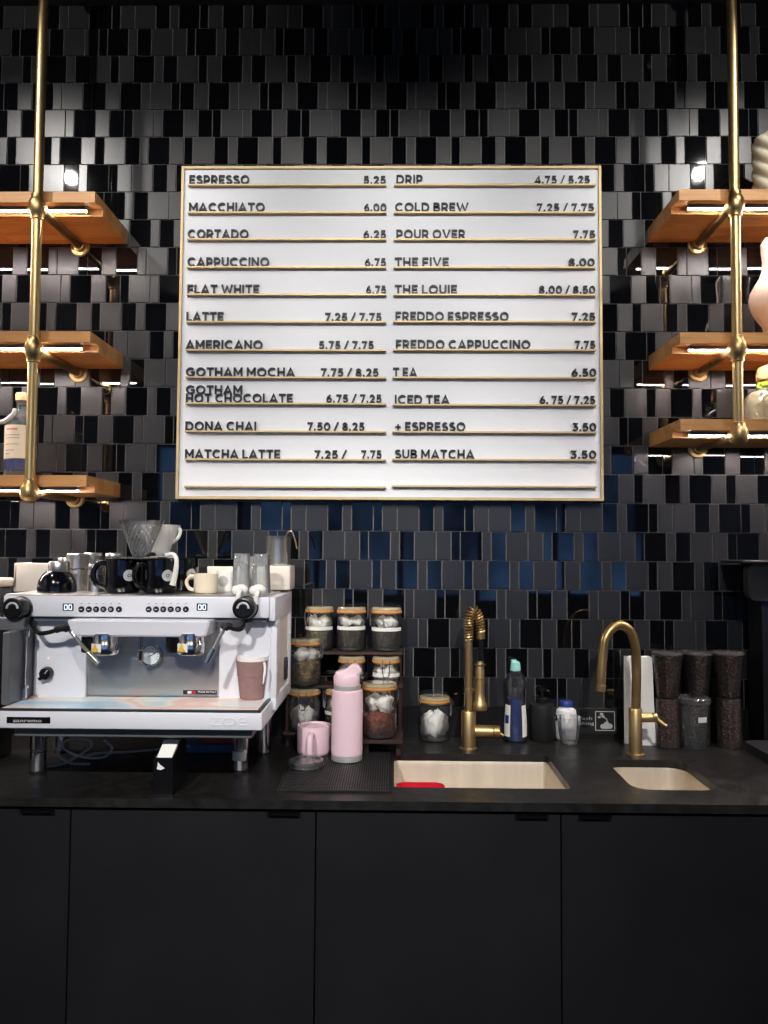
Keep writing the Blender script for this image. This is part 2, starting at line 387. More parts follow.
# ------------------------------------------------------------------ bold geometric capitals for the menu board
def _arc(cx, cy, rx, ry, a0, a1, n=14):
    return [(cx+rx*math.cos(math.radians(a0+(a1-a0)*k/n)), cy+ry*math.sin(math.radians(a0+(a1-a0)*k/n))) for k in range(n+1)]
HT = .097                       # half stroke weight, cap height 1
_t, _b = 1-HT, HT
def _glyphs():
    G = {}
    G['A'] = (.92, [[(.07,0),(.46,.93),(.85,0)],[(.24,.27),(.68,.27)]])
    bow = lambda x, y0, y1, r: [(HT,y0),(x-r,y0)] + _arc(x-r,(y0+y1)/2,r,(y1-y0)/2,-90,90)[1:] + [(HT,y1)]
    G['B'] = (.74, [[(HT,0),(HT,1)], bow(.64,_b,.52,.20), bow(.60,.52,_t,.19)])
    G['C'] = (.90, [_arc(.50,.5,.395,_t-.5,48,312,26)])
    G['D'] = (.86, [[(HT,0),(HT,1)], bow(.755,_b,_t,.36)])
    G['E'] = (.66, [[(.64,_t),(HT,_t),(HT,_b),(.65,_b)],[(HT,.5),(.58,.5)]])
    G['F'] = (.64, [[(.63,_t),(HT,_t),(HT,0)],[(HT,.47),(.57,.47)]])
    G['G'] = (.94, [_arc(.50,.5,.395,_t-.5,46,325,26)+[(.83,.27),(.83,.46),(.54,.46)]])
    G['H'] = (.80, [[(HT,0),(HT,1)],[(.695,0),(.695,1)],[(HT,.5),(.695,.5)]])
    G['I'] = (.21, [[(HT,0),(HT,1)]])
    G['L'] = (.60, [[(HT,1),(HT,_b),(.60,_b)]])
    G['M'] = (.96, [[(HT,0),(HT,1)],[(.855,0),(.855,1)],[(HT+.02,.90),(.48,.34),(.835,.90)]])
    G['N'] = (.82, [[(HT,0),(HT,1)],[(.715,0),(.715,1)],[(HT+.02,.90),(.695,.10)]])
    G['O'] = (1.0, [_arc(.50,.5,.395,_t-.5,0,360,32)])
    G['P'] = (.72, [[(HT,0),(HT,1)], bow(.615,.37,_t,.26)])
    G['R'] = (.75, [[(HT,0),(HT,1)], bow(.62,.40,_t,.24),[(.40,.40),(.64,0)]])
    G['S'] = (.70, [_arc(.36,.715,.25,.18,35,270,16)+_arc(.36,.31,.27,.205,90,-150,16)[0:]])
    G['T'] = (.74, [[(0,_t),(.74,_t)],[(.37,0),(.37,_t)]])
    G['U'] = (.78, [[(HT,1),(HT,.40)]+_arc(.39,.40,.285,.295,180,360,16)+[(.675,.40),(.675,1)]])
    G['V'] = (.88, [[(.07,1),(.44,.07),(.81,1)]])
    G['W'] = (1.28, [[(.07,1),(.36,.08),(.64,.86),(.92,.08),(1.21,1)]])
    G['0'] = (.80, [_arc(.40,.5,.295,_t-.5,0,360,28)])
    G['2'] = (.68, [_arc(.335,.67,.235,.225,165,-40,14)+[(.16,_b),(.66,_b)]])
    G['3'] = (.68, [[(.06,_t),(.56,_t),(.33,.585)]+_arc(.31,.34,.26,.235,80,-150,14)])
    G['4'] = (.76, [[(.54,0),(.54,.93),(.09,.30),(.74,.30)]])
    G['5'] = (.70, [[(.60,_t),(.20,_t),(.16,.54)]+_arc(.33,.355,.26,.25,105,-150,16)])
    G['6'] = (.72, [_arc(.36,.345,.255,.24,0,360,22),[(.13,.42),(.22,.66),(.50,_t+.02)]])
    G['7'] = (.68, [[(.03,_t),(.58,_t),(.24,0)]])
    G['8'] = (.72, [_arc(.36,.30,.255,.195,0,360,20),_arc(.36,.715,.215,.18,0,360,20)])
    G['.'] = (.24, [[(.12,0),(.12,.24)]])
    G['/'] = (.56, [[(.05,-.04),(.51,1.04)]])
    G['+'] = (.72, [[(.06,.46),(.66,.46)],[(.36,.16),(.36,.76)]])
    return G
GLY = _glyphs()
def add_caps(bm, body, x0, x1, zb, h, Yb, th, gap=.13):
    pen = 0.0; place = []
    for ch in body:
        if ch == ' ': pen += .30; continue
        place.append((ch, pen)); pen += GLY[ch][0]+gap
    total = pen-gap; sx = (x1-x0)/total
    for ch, px in place:
        for st in GLY[ch][1]:
            closed = len(st) > 3 and math.hypot(st[0][0]-st[-1][0], st[0][1]-st[-1][1]) < 1e-6
            pts = st[:-1] if closed else st; n = len(pts); Lf, Rt = [], []
            for i, (x, y) in enumerate(pts):
                def d(a, b):
                    l = math.hypot(b[0]-a[0], b[1]-a[1]) or 1; return ((b[0]-a[0])/l, (b[1]-a[1])/l)
                d0 = d(pts[i-1], pts[i]) if (closed or i > 0) else d(pts[i], pts[i+1])
                d1 = d(pts[i], pts[(i+1) % n]) if (closed or i < n-1) else d0
                nx, ny = -(d0[1]+d1[1]), d0[0]+d1[0]; l = math.hypot(nx, ny)
                if l < 1e-6: nx, ny, l = -d0[1], d0[0], 1
                nx /= l; ny /= l; c = max(.62, nx*-d0[1]+ny*d0[0]); k = HT/c
                Lf.append((x+nx*k, y+ny*k)); Rt.append((x-nx*k, y-ny*k))
            def v(p, Y): return bm.verts.new((x0+(px+p[0])*sx, Y, zb+p[1]*h))
            A = [[v(p, Yb-th) for p in Lf], [v(p, Yb-th) for p in Rt], [v(p, Yb) for p in Lf], [v(p, Yb) for p in Rt]]
            for i in range(n if closed else n-1):
                j = (i+1) % n
                for q in ((A[0][i],A[1][i],A[1][j],A[0][j]), (A[2][i],A[2][j],A[3][j],A[3][i]), (A[0][i],A[0][j],A[2][j],A[2][i]), (A[1][i],A[3][i],A[3][j],A[1][j])):
                    bm.faces.new(q)
            if not closed:
                bm.faces.new((A[0][0],A[2][0],A[3][0],A[1][0])); bm.faces.new((A[0][-1],A[1][-1],A[3][-1],A[2][-1]))

# ------------------------------------------------------------------ the setting
ZTOP = P(384, 4.3, 0).z         # ceiling
HP, H0 = 0.08450, 1.74334       # tile course height, first course (relative to the eye)
PER = 0.26781; UN = PER/352.0
N_, M_, W_ = 35*UN, 57*UN, 84*UN
XW = 1.62
GAP, TH = .0019, .004
SEQ = {2:('gN gW mN gM mW mM', -1.17347), 3:('mW gN mM gW mN gM', -1.20033), 4:('gN gM mM gW mN mW', -0.95000),
       5:('gW mM gM gN mW mN', -0.97403), 6:('gN mW gM mN gW mM', -1.17552), 7:('gW gN mM mW gM mN', -0.92980)}
SEQ1 = 'mN mW gN gM gN mM mW gM mN gW gN mM gW mN gM mW mM gW'
WID = {'N':N_, 'M':M_, 'W':W_}
bm = nb()
box(bm, -XW-.9, XW+.9, TH, .10, 0, ZTOP+.02, mi=0)
rr = random.Random(3)
for row in range(1, 33):
    zt, zb = ZE+H0-HP*row-GAP/2, ZE+H0-HP*(row+1)+GAP/2
    zt = min(zt, ZTOP)
    if row == 1: seq, x0 = SEQ1.split(), P(237/4, 17, 0).x
    else:
        k = 2+(row-2) % 6; seq, x0 = SEQ[k][0].split(), SEQ[k][1]
    per = sum(WID[t[1]] for t in seq)
    x = x0 - per*math.ceil((x0+XW)/per) ; i = 0
    if row > 25 : continue
    while x < XW:
        t = seq[i % len(seq)]; w = WID[t[1]]; i += 1
        if x > -XW:
            a, b = x+GAP/2, x+w-GAP/2; e = .0008
            mi = 1 if t[0] == 'm' else 2
            tx, tz = rr.uniform(-.0035,.0035), rr.uniform(-.0035,.0035)
            if mi == 2: tx *= 1.6; tz *= 1.6
            f = [bm.verts.new((X, (X-(a+b)/2)*tx + (Z-(zt+zb)/2)*tz, Z)) for X, Z in ((a+e,zb+e),(b-e,zb+e),(b-e,zt-e),(a+e,zt-e))]
            g = [bm.verts.new((X, TH+.001, Z)) for X, Z in ((a,zb),(b,zb),(b,zt),(a,zt))]
            bm.faces.new(f).material_index = mi
            for q in range(4): bm.faces.new((g[q], g[(q+1)%4], f[(q+1)%4], f[q])).material_index = mi
        x += w
wall = struct('wall_back', bm, ['grout','tile_matte','tile_gloss'])
for p in wall.data.polygons: p.use_smooth = False

ZS = P(500, 707.0, 0).z         # top of the stone upstand
bm = nb(); box(bm, -XW, XW, -.006, TH, ZC-.02, ZS, .001, 1); struct('trim_1', bm, 'splash')
RX, RY = 2.75, -5.2
bm = nb(); box(bm, -RX, RX, RY-.15, .10, -.1, 0); struct('floor', bm, 'floor')
bm = nb(); box(bm, -RX, RX, RY-.15, .10, ZTOP, ZTOP+.1); struct('ceiling', bm, 'ceiling')
bm = nb(); box(bm, -RX-.1, -RX, RY-.15, .10, 0, ZTOP+.1); struct('wall_left', bm, 'room_light')
bm = nb(); box(bm, RX, RX+.1, RY-.15, .10, 0, ZTOP+.1); struct('wall_right', bm, 'room_light')
WX0, WX1, WZ0, WZ1 = -2.3, 2.4, .85, 2.35
bm = nb()
box(bm, -RX, WX0, RY-.15, RY, 0, ZTOP); box(bm, WX1, RX, RY-.15, RY, 0, ZTOP)
box(bm, WX0, WX1, RY-.15, RY, 0, WZ0); box(bm, WX0, WX1, RY-.15, RY, WZ1, ZTOP)
struct('wall_front', bm, 'room')
bm = nb(); fw = .05
box(bm, WX0, WX1, RY-.1, RY-.04, WZ0, WZ0+fw); box(bm, WX0, WX1, RY-.1, RY-.04, WZ1-fw, WZ1)
nm = 6
for i in range(nm+1):
    xc = WX0 + (WX1-WX0)*i/nm
    box(bm, max(WX0, xc-fw/2), min(WX1, xc+fw/2), RY-.1, RY-.04, WZ0, WZ1)
struct('window_1', bm, 'black_metal')

# ------------------------------------------------------------------ worktop with two sink cut-outs
def rrect(x0, x1, y0, y1, r, n=6):
    out = []
    for cx, cy, a in ((x1-r,y0+r,-90),(x1-r,y1-r,0),(x0+r,y1-r,90),(x0+r,y0+r,180)):
        for k in range(n+1):
            t = math.radians(a+90*k/n); out.append((cx+r*math.cos(t), cy+r*math.sin(t)))
    return out
YF = Q(384, 801.3).y            # front edge of the worktop
XL, XR = -1.32, 1.30
TH_C = .019
s1x0, s1x1 = Q(394, 770).x, Q(553, 764).x
s1y0, s1y1 = Q(480, 788).y, Q(480, 754).y
s2x0, s2x1 = Q(613, 768).x, Q(692, 768).x
s2y0, s2y1 = Q(670, 790).y, Q(650, 760).y
H1, H2 = rrect(s1x0, s1x1, s1y0, s1y1, .012), rrect(s2x0, s2x1, s2y0, s2y1, .045, 8)
bm = nb(); edges = []
for loop in (rrect(XL, XR, YF, -.0062, .004, 2), H1, H2):
    vs = [bm.verts.new((x, y, ZC)) for x, y in loop]
    edges += [bm.edges.new((vs[i], vs[(i+1) % len(vs)])) for i in range(len(vs))]
r = bmesh.ops.triangle_fill(bm, use_beauty=True, edges=edges)
fs = [f for f in bm.faces]
bmesh.ops.recalc_face_normals(bm, faces=fs)
if fs[0].normal.z < 0: bmesh.ops.reverse_faces(bm, faces=fs)
ex = bmesh.ops.extrude_face_region(bm, geom=fs)
for v in [g for g in ex['geom'] if isinstance(g, bmesh.types.BMVert)]: v.co.z -= TH_C
bmesh.ops.recalc_face_normals(bm, faces=bm.faces)
tag(obj('worktop', bm, 'counter'), 'long black matt stone worktop along the tiled wall with two sink cut-outs', 'worktop')

def basin(name, label, x0, x1, y0, y1, r, depth):
    t = thing(name, label, 'sink', ((x0+x1)/2, (y0+y1)/2, ZC-TH_C-depth))
    bm = nb(); zt = ZC-TH_C-.0005
    def ring(g, z, rad): return [bm.verts.new((x, y, z)) for x, y in rrect(x0-g, x1+g, y0-g, y1+g, rad, 8)]
    L = [ring(.02, zt, r+.02), ring(.0015, zt, r+.002), ring(-.001, zt-.01, r), ring(-.004, zt-depth+.025, r), ring(-.012, zt-depth+.007, r), ring(-.03, zt-depth, max(.004, r-.02)+.004)]
    for A, B in zip(L, L[1:]):
        n = len(A)
        for i in range(n): bm.faces.new((A[i], A[(i+1)%n], B[(i+1)%n], B[i]))
    bm.faces.new(L[-1])
    O = [L[0], ring(.018, zt-.002, r+.02), ring(.004, zt-.012, r), ring(0, zt-depth-.004, r)]
    for A, B in zip(O, O[1:]):
        n = len(A)
        for i in range(n): bm.faces.new((B[i], B[(i+1)%n], A[(i+1)%n], A[i]))
    bm.faces.new(list(reversed(O[-1])))
    bmesh.ops.recalc_face_normals(bm, faces=bm.faces)
    obj('bowl', bm, 'sink', t)
    bm = nb(); lathe(bm, [(0,.002),(.020,.002),(.026,.004),(.028,.001),(.028,-.002)][::-1], ((x0+x1)/2, (y0+y1)/2, zt-depth+.002), 28)
    obj('drain', bm, 'chrome', t)
basin('sink', 'large rectangular undermount steel sink in front of the spring-neck brass tap', s1x0, s1x1, s1y0, s1y1, .012, .19)
basin('sink', 'small steel sink with rounded corners below the gooseneck brass tap', s2x0, s2x1, s2y0, s2y1, .045, .15)
# red tub inside the large sink
zt = Q(420, 788).z - .055; yb = -.31
bm = nb(); x0, x1 = s1x0+.006, P(444, 783, yb).x
for k, (g, zz) in enumerate(((0,0),(.006,.0))):
    pass
lo = [rrect(x0+.014, x1-.014, yb-.10, yb-.012, .02), rrect(x0, x1, yb-.114, yb, .026), rrect(x0+.004, x1-.004, yb-.110, yb-.004, .024), rrect(x0+.017, x1-.017, yb-.097, yb-.015, .018)]
zz = [ZC-TH_C-.184, P(420, 782, yb).z, P(420, 782, yb).z, ZC-TH_C-.178]
R = [[bm.verts.new((x, y, z)) for x, y in l] for l, z in zip(lo, zz)]
for A, B in zip(R, R[1:]):
    for i in range(len(A)): bm.faces.new((A[i], A[(i+1)%len(A)], B[(i+1)%len(A)], B[i]))
bm.faces.new(list(reversed(R[0]))); bm.faces.new(R[-1])
tag(obj('plastic_tub', bm, 'red', fixn=True), 'red plastic tub standing in the left end of the large sink', 'tub')

# ------------------------------------------------------------------ base cabinets
ZD = ZC-TH_C-.004
YD = YF+.012
seams = [XL+.01, P(69.6, 860, YD).x, P(315.5, 860, YD).x, P(561.3, 860, YD).x, XR-.01]
pulls = [(22,55), (268,300), (515,547), (578,610)]
cl = ['charcoal base cabinet under the drip-tray left end, at the left edge of the picture', 'charcoal base cabinet directly below the espresso machine',
      'charcoal base cabinet below the pink bottle and the large sink', 'charcoal base cabinet below the small sink']
for i in range(4):
    a, b = seams[i], seams[i+1]
    t = thing('base_cabinet', cl[i], 'cabinet', ((a+b)/2, YD, 0), 'charcoal base cabinets under the worktop')
    bm = nb()
    e = .0004
    box(bm, a+e, a+.014, YD+.021, -.02, .09, ZC-.23 if i == 3 else ZC-TH_C-.001); box(bm, b-.014, b-e, YD+.021, -.02, .09, ZC-.23 if i == 2 else ZC-TH_C-.001)
    box(bm, a+e, b-e, YD+.021, -.02, .09, .105); box(bm, a+e, b-e, -.03, -.02, .09, ZC-TH_C-.001)
    box(bm, a+e, b-e, YD+.021, YD+.035, ZC-TH_C-.03, ZC-TH_C-.001)
    box(bm, a+e, b-e, YD+.05, YD+.065, 0, .09)
    obj('carcass', bm, 'cabinet_dark', t)
    bm = nb(); box(bm, a+.0014, b-.0014, YD, YD+.019, .095, ZD-.004, .001, 1)
    d = obj('door', bm, 'cabinet', t)
    p0, p1 = P(pulls[i][0], 812, YD).x, P(pulls[i][1], 812, YD).x
    bm = nb(); box(bm, p0, p1, YD-.012, YD+.018, ZD-.004, ZD-.0015, .0005, 1); box(bm, p0, p1, YD-.012, YD-.010, ZD-.010, ZD-.0015, .0005, 1)
    obj('handle', bm, 'black_metal', d)

# ------------------------------------------------------------------ menu board
YB0, YB = -.004, -.030
bx0, bx1 = (P(181,166,YB).x+P(176,499.5,YB).x)/2, (P(601.5,166,YB).x+P(603.5,500.5,YB).x)/2
bz1, bz0 = P(390,166,YB).z, P(390,500,YB).z
menu = thing('menu_board', 'large white menu board with thin brass frame and raised dark lettering on the tiled wall', 'menu board', ((bx0+bx1)/2, YB0, bz0))
bm = nb(); ft = .0085
box(bm, bx0+ft, bx1-ft, YB+.004, YB0, bz0+ft, bz1-ft); obj('panel', bm, 'board', menu)
bm = nb()
box(bm, bx0, bx0+ft, YB-.002, YB0, bz0, bz1, .0008, 1); box(bm, bx1-ft, bx1, YB-.002, YB0, bz0, bz1, .0008, 1)
box(bm, bx0+ft, bx1-ft, YB-.002, YB0, bz0, bz0+ft, .0008, 1); box(bm, bx0+ft, bx1-ft, YB-.002, YB0, bz1-ft, bz1, .0008, 1)
obj('frame', bm, 'gold', menu)
YP = YB+.004                    # face of the panel
LEFT = [('ESPRESSO',188.9,249,'5.25',363.3,386),('MACCHIATO',188.6,264.5,'6.00',363.9,386.5),('CORTADO',187.3,248.2,'6.25',363.3,386),
 ('CAPPUCCINO',187,269,'6.75',364.8,386),('FLAT WHITE',187,259,'6.75',366,386),('LATTE',186,223,'7.25 / 7.75',324.7,381.6),
 ('AMERICANO',185.3,262.3,'5.75 / 7.75',318.6,373.7),('GOTHAM MOCHA',185.5,294.7,'7.75 / 8.25',320.4,378.6),('HOT CHOCOLATE',185.5,292.6,'6.75 / 7.25',326,381.6),
 ('DONA CHAI',185,256,'7.50 / 8.25',307,364.5),('MATCHA LATTE',184.6,280,'7.25 /   7.75',314,381.6),None]
RIGHT = [('DRIP',396.4,422.8,'4.75 / 5.25',535,590.3),('COLD BREW',395,468.5,'7.25 / 7.75',537,594.5),('POUR OVER',396.4,465.3,'7.75',573.4,595.7),
 ('THE FIVE',394.8,449,'8.00',569,595),('THE LOUIE',394.8,457.3,'8.00 / 8.50',539.3,595.7),('FREDDO ESPRESSO',395.4,509,'7.25',572,595.7),
 ('FREDDO CAPPUCCINO',395.7,530.7,'7.75',575.3,595.7),('T EA',393,417,'6.50',572,596.7),('ICED TEA',394.8,449.6,'6. 75 / 7.25',540,595.7),
 ('+ ESPRESSO',394.8,465.6,'3.50',572.8,596.7),('SUB MATCHA',394.8,474.5,'3.50',570.9,596.7),None]
ly = [v-2.0 for v in [185.6,213.2,240.0,268.0,295.4,322.8,351.0,378.4,404.6,432.6,460.6,488.0]]
ry = [v-2.0 for v in [185.4,213.2,240.2,268.2,295.6,322.6,350.8,378.6,406.0,433.2,460.8,487.6]]
YL = YP-.0075
def words(name, body, xa, xb, yrail, dz=0.0, h=.0262):
    bm = nb(); zb = P((xa+xb)/2, yrail-.1, YL).z + dz
    add_caps(bm, body, P(xa, yrail, YL).x, P(xb, yrail, YL).x, zb, h, YP, .0055)
    obj(name, bm, 'letter', menu)
for side, ys, xa, xb in ((LEFT, ly, (187.5,184.0), (386.3,386.0)), (RIGHT, ry, (394.0,392.0), (596.0,597.0))):
    for i, it in enumerate(side):
        k = i/11; bm = nb(); y = ys[i]; YR = YP-.014
        x0_, x1_ = P(xa[0]+(xa[1]-xa[0])*k, y, YR).x, P(xb[0]+(xb[1]-xb[0])*k, y, YR).x
        z = P((xa[0]+xb[0])/2, y, YR).z
        box(bm, x0_, x1_, YR, YP+.001, z-.0050, z, .0005, 1); obj('letter_rail', bm, 'gold', menu)
        if it is None: continue
        words('menu_entry', it[0], it[1], it[2], y, h=.0270)
        if it[0] == 'MATCHA LATTE': words('price', '7.25 /', 314, 346.5, y, h=.0245); words('price', '7.75', 361, 381.6, y, h=.0245)
        else: words('price', it[3], it[4], it[5], y, h=.0245)
words('menu_entry', 'GOTHAM', 185.5, 242, 394.0)

# ------------------------------------------------------------------ brass pipe uprights and oak shelves
AR = .0112
def pipe_frame(label, ptop, pbot, fits, flanges):
    YPp = -.272
    top, bot = P(ptop[0], ptop[1], YPp), P(pbot[0], pbot[1], YPp)
    xp = (top.x+bot.x)/2
    zs = [P(f[0], f[1], YPp).z for f in fits]
    t = thing('pipe_bracket', label, 'shelf bracket', (xp, YPp, zs[-1]), 'brass pipe shelf brackets')
    bm = nb(); cyl(bm, (xp,YPp,zs[-1]), (xp,YPp,ZTOP-.012), .0126, seg=28)
    obj('upright', bm, 'brass_bright', t)
    bm = nb(); lathe(bm, [(0,-.0005),(.042,-.0005),(.042,-.008),(.028,-.010),(.020,-.028),(.0126,-.028)][::-1], (xp,YPp,ZTOP), 28); obj('ceiling_flange', bm, 'brass', t, fixn=True)
    for z, f, fl in zip(zs, fits, flanges):
        w = P(fl[0], fl[1], 0); xw = w.x; zw = z-.012
        zc = z-.008
        bm = nb()
        up = [(.0126,.034),(.0165,.032),(.0165,.022),(.0200,.017),(.0235,.006),(.0235,-.008)]
        lathe(bm, (up + ([(.0200,-.019),(.0165,-.024),(.0165,-.034),(.0126,-.036)] if z != zs[-1] else [(.0200,-.018),(.0120,-.025),(0,-.027)]))[::-1], (xp,YPp,zc), 28)
        cyl(bm, (xp,YPp+.010,zc), (xp+ (xw-xp)*.12, YPp+.040, zc), .0185, .0160, 24)
        obj('fitting', bm, 'brass', t)
        bm = nb(); cyl(bm, (xp,YPp,zc), (xw, -.004, zc), AR, seg=24); obj('arm', bm, 'brass', t)
        bm = nb(); lathe(bm, [(0,0),(.0285,0),(.0285,.004),(.026,.007),(.018,.008),(.0155,.016),(AR,.017)], (xw,-.0003,zc), 28, axis=(0,-1,0)); obj('wall_flange', bm, 'brass', t)
    return xp, YPp, zs
pipe_frame('tall brass pipe bracket carrying the three oak shelves left of the menu board', (43,3), (30,490), [(38,204),(33.8,346.5),(29.5,489)], [(80.5,251),(79,377),(75.5,503.5)])
pipe_frame('tall brass pipe bracket carrying the three oak shelves right of the menu board', (732,3), (738,430), [(734.5,201),(735.5,345.5),(737.5,432)], [(697,247.5),(698,377),(697.5,454.5)])
YSF = -.250
def shelf(label, ytop, xedge, side, group):
    zt = P(xedge, ytop, YSF).z; xe = P(xedge, ytop, YSF).x
    x0, x1 = (-1.75, xe) if side < 0 else (xe, 1.75)
    t = thing('wall_shelf', label, 'shelf', ((x0+x1)/2, 0, zt-.044), group)
    bm = nb(); lip, thk = .029, .0415
    poly = [(YSF, zt), (YSF, zt-lip), (-.226, zt-lip), (-.226, zt-lip+.006), (-.192, zt-lip+.006), (-.192, zt-thk), (-.0005, zt-thk), (-.0005, zt)]
    prism(bm, poly, x0, x1, 'X'); obj('board', bm, 'wood', t)
    bm = nb(); la, lb = (x0+.02, x1-.035) if side < 0 else (x0+.035, x1-.02)
    box(bm, la, lb, -.2225, -.2125, zt-.0365, zt-lip+.0055, .0004, 1); box(bm, la, lb, -.2248, -.2237, zt-.0388, zt-lip+.0055); box(bm, la, lb, -.2113, -.2102, zt-.0388, zt-lip+.0055); ch = obj('led_channel', bm, 'grey', t)
    bm = nb(); box(bm, la+.002, lb-.002, -.2235, -.2115, zt-.0395, zt-.0366, .0005, 1); obj('led_strip', bm, 'led', ch)
    return zt
GL, GR = 'oak shelves left of the menu board', 'oak shelves right of the menu board'
SL = [shelf('highest oak shelf left of the menu board, empty in view, lit from its underside', 191.6, 95, -1, GL),
      shelf('middle oak shelf left of the menu board, with a light strip underneath', 331.3, 90.3, -1, GL),
      shelf('lowest oak shelf left of the menu board, holding the labelled clear bottle', 475.3, 86.5, -1, GL)]
SR = [shelf('highest oak shelf right of the menu board, holding the ivory twisted vase', 189.3, 679, 1, GR),
      shelf('middle oak shelf right of the menu board, holding the blush curvy vase', 332.4, 680, 1, GR),
      shelf('lowest oak shelf right of the menu board, holding the corked bottle with green ribbon', 419.0, 680.5, 1, GR)]

# ------------------------------------------------------------------ espresso machine
YT, YPN, YBD, YBK = -.560, -.455, -.420, -.155      # tray front, control panel front, body front, back
SPn, SBd, STr = S(YPN), S(YBD), S(YT)
mx0, mx1 = P(3, 606, YPN).x, P(270, 606, YPN).x
ZTOPM, ZPB = P(140, 595, YPN).z, P(140, 617.5, YPN).z
ZTR = P(130, 709, YT).z                              # top of the drip tray
em = thing('espresso_machine', 'white two-group espresso machine with black knobs standing on the black worktop', 'espresso machine', ((mx0+mx1)/2, -.3, ZC))
bm = nb()
bxl, bxr = P(34, 660, YBD).x, mx1-.002
mid0, mid1 = P(86, 660, YBD).x, P(219, 660, YBD).x
zb0 = ZTR-.004
box(bm, bxl, mid0, YBD, YBK, zb0, ZPB, .002, 1); box(bm, mid1, bxr, YBD, YBK, zb0, ZPB, .002, 1)
box(bm, mid0, mid1, YBD+.05, YBK, zb0, ZPB)
obj('body', bm, 'white', em)
bm = nb()                                             # side panel: white frame around a cream inset
zsb, zst = ZTR-.03, ZTOPM-.004
box(bm, mx1-.002, mx1+.012, YPN+.004, YBK-.01, zst-.055, zst, .003); box(bm, mx1-.002, mx1+.012, YBK-.04, YBK-.01, zsb, zst-.055, .002)
box(bm, mx1-.002, mx1+.012, YBD+.0, YBK-.04, zsb, zsb+.03, .002); box(bm, mx1-.002, mx1+.012, YBD-.001, YBD+.05, zsb+.03, zst-.055, .002)
sp = obj('side_panel', bm, 'white', em)
bm = nb(); box(bm, mx1, mx1+.006, YBD+.05, YBK-.04, zsb+.03, zst-.055); obj('inset', bm, 'cream', sp)
bm = nb(); box(bm, mx1-.001, mx1+.013, YBD+.16, YBD+.19, zsb+.045, zsb+.10, .002); obj('slot', bm, 'darkgrey', sp)
# control panel across the top
bm = nb(); box(bm, mx0, mx1-.002, YPN, YBK, ZPB, ZTOPM-.003, .004, 2)
cp = obj('control_panel', bm, 'white', em)
bm = nb(); box(bm, mx0+.004, mx1-.006, YPN+.002, YBK+.004, ZTOPM-.003, ZTOPM, .001, 1); obj('cup_tray', bm, 'steel', em)
def pz(px, py, Y): return P(px, py, Y)
for bxs, scx in (((81.5,89.0,96.3,103.5,111,118.8+.3), 68), ((148.8,156.2,163.4,170.8,178.2,186), 202)):
    bm = nb(); pbox(bm, scx-5.4, scx+5.4, 603.5, 610.8, YPN-.001, YPN+.002, .0006, 1); d = obj('display', bm, 'screen', cp)
    bm = nb()
    for cx in (scx-2.2, scx+2.2):
        for (a,b,c_,e_) in ((-1.4,1.4,604.6,605.3),(-1.4,1.4,609.0,609.7),(-1.7,-1.0,605.0,609.4),(1.0,1.7,605.0,609.4)):
            pbox(bm, cx+a, cx+b, c_, e_, YPN-.0014, YPN-.0008)
    obj('digits', bm, 'digit', d)
    for k, x in enumerate(bxs):
        c0 = pz(x, 609.3, YPN); bm = nb()
        lathe(bm, [(0,0),(.0070,0),(.0070,.002),(.0062,.0032),(0,.0032)], c0, 20, axis=(0,-1,0)); b_ = obj('button', bm, 'black', cp)
        bm = nb(); z = c0.z; yy = YPN-.0036
        if k in (0,1): box(bm, c0.x-.003, c0.x+.003, yy, yy+.0006, z-.0012, z+.001)
        elif k in (2,3): box(bm, c0.x-.0026, c0.x+.0026, yy, yy+.0006, z+.001, z+.0022); box(bm, c0.x-.0026, c0.x+.0026, yy, yy+.0006, z-.002, z-.0008)
        elif k == 4: lathe(bm, [(.0016,0),(.0030,0),(.0030,.0006),(.0016,.0006)], (c0.x,yy+.0006,z), 16, axis=(0,-1,0))
        else: prism(bm, [(c0.x-.002,z-.002),(c0.x+.002,z-.002),(c0.x,z+.0022)], yy, yy+.0006, 'Y')
        obj('icon', bm, 'symbol', b_)
    bm = nb()
    for k in range(6): pbox(bm, bxs[k]-1.0, bxs[k]+1.0, 603.2, 603.7, YPN-.0006, YPN+.001)
    obj('icon_row', bm, 'grey', cp)
# steam knobs
for cx, cy in ((22, 607.5), (247.5, 607.5)):
    c0 = pz(cx, cy, YPN); bm = nb(); 
    tilt = Vector((-.05, -1, .02)).normalized()
    lathe(bm, [(0,0),(.026,0),(.027,.006),(.0235,.008),(.0235,.012),(.0255,.014),(.0255,.040),(.024,.043),(.020,.044),(.019,.042),(0,.042)], c0, 36, axis=tilt)
    kb = obj('steam_knob', bm, 'black', em)
    rm = Vector((0,0,1)).rotation_difference(tilt).to_matrix(); f0 = c0 + tilt*.0425
    bm = nb(); ux = rm @ Vector((1,0,0)); uy = rm @ Vector((0,1,0))
    ux = Vector((1,0,0)); uz = Vector((0,0,1))
    pts = [f0 + ux*.0125*math.cos(math.radians(a)) + uz*.0125*math.sin(math.radians(a)) for a in range(0, 185, 15)]
    tube(bm, pts, .0026, 8); obj('arc_mark', bm, 'symbol', kb)
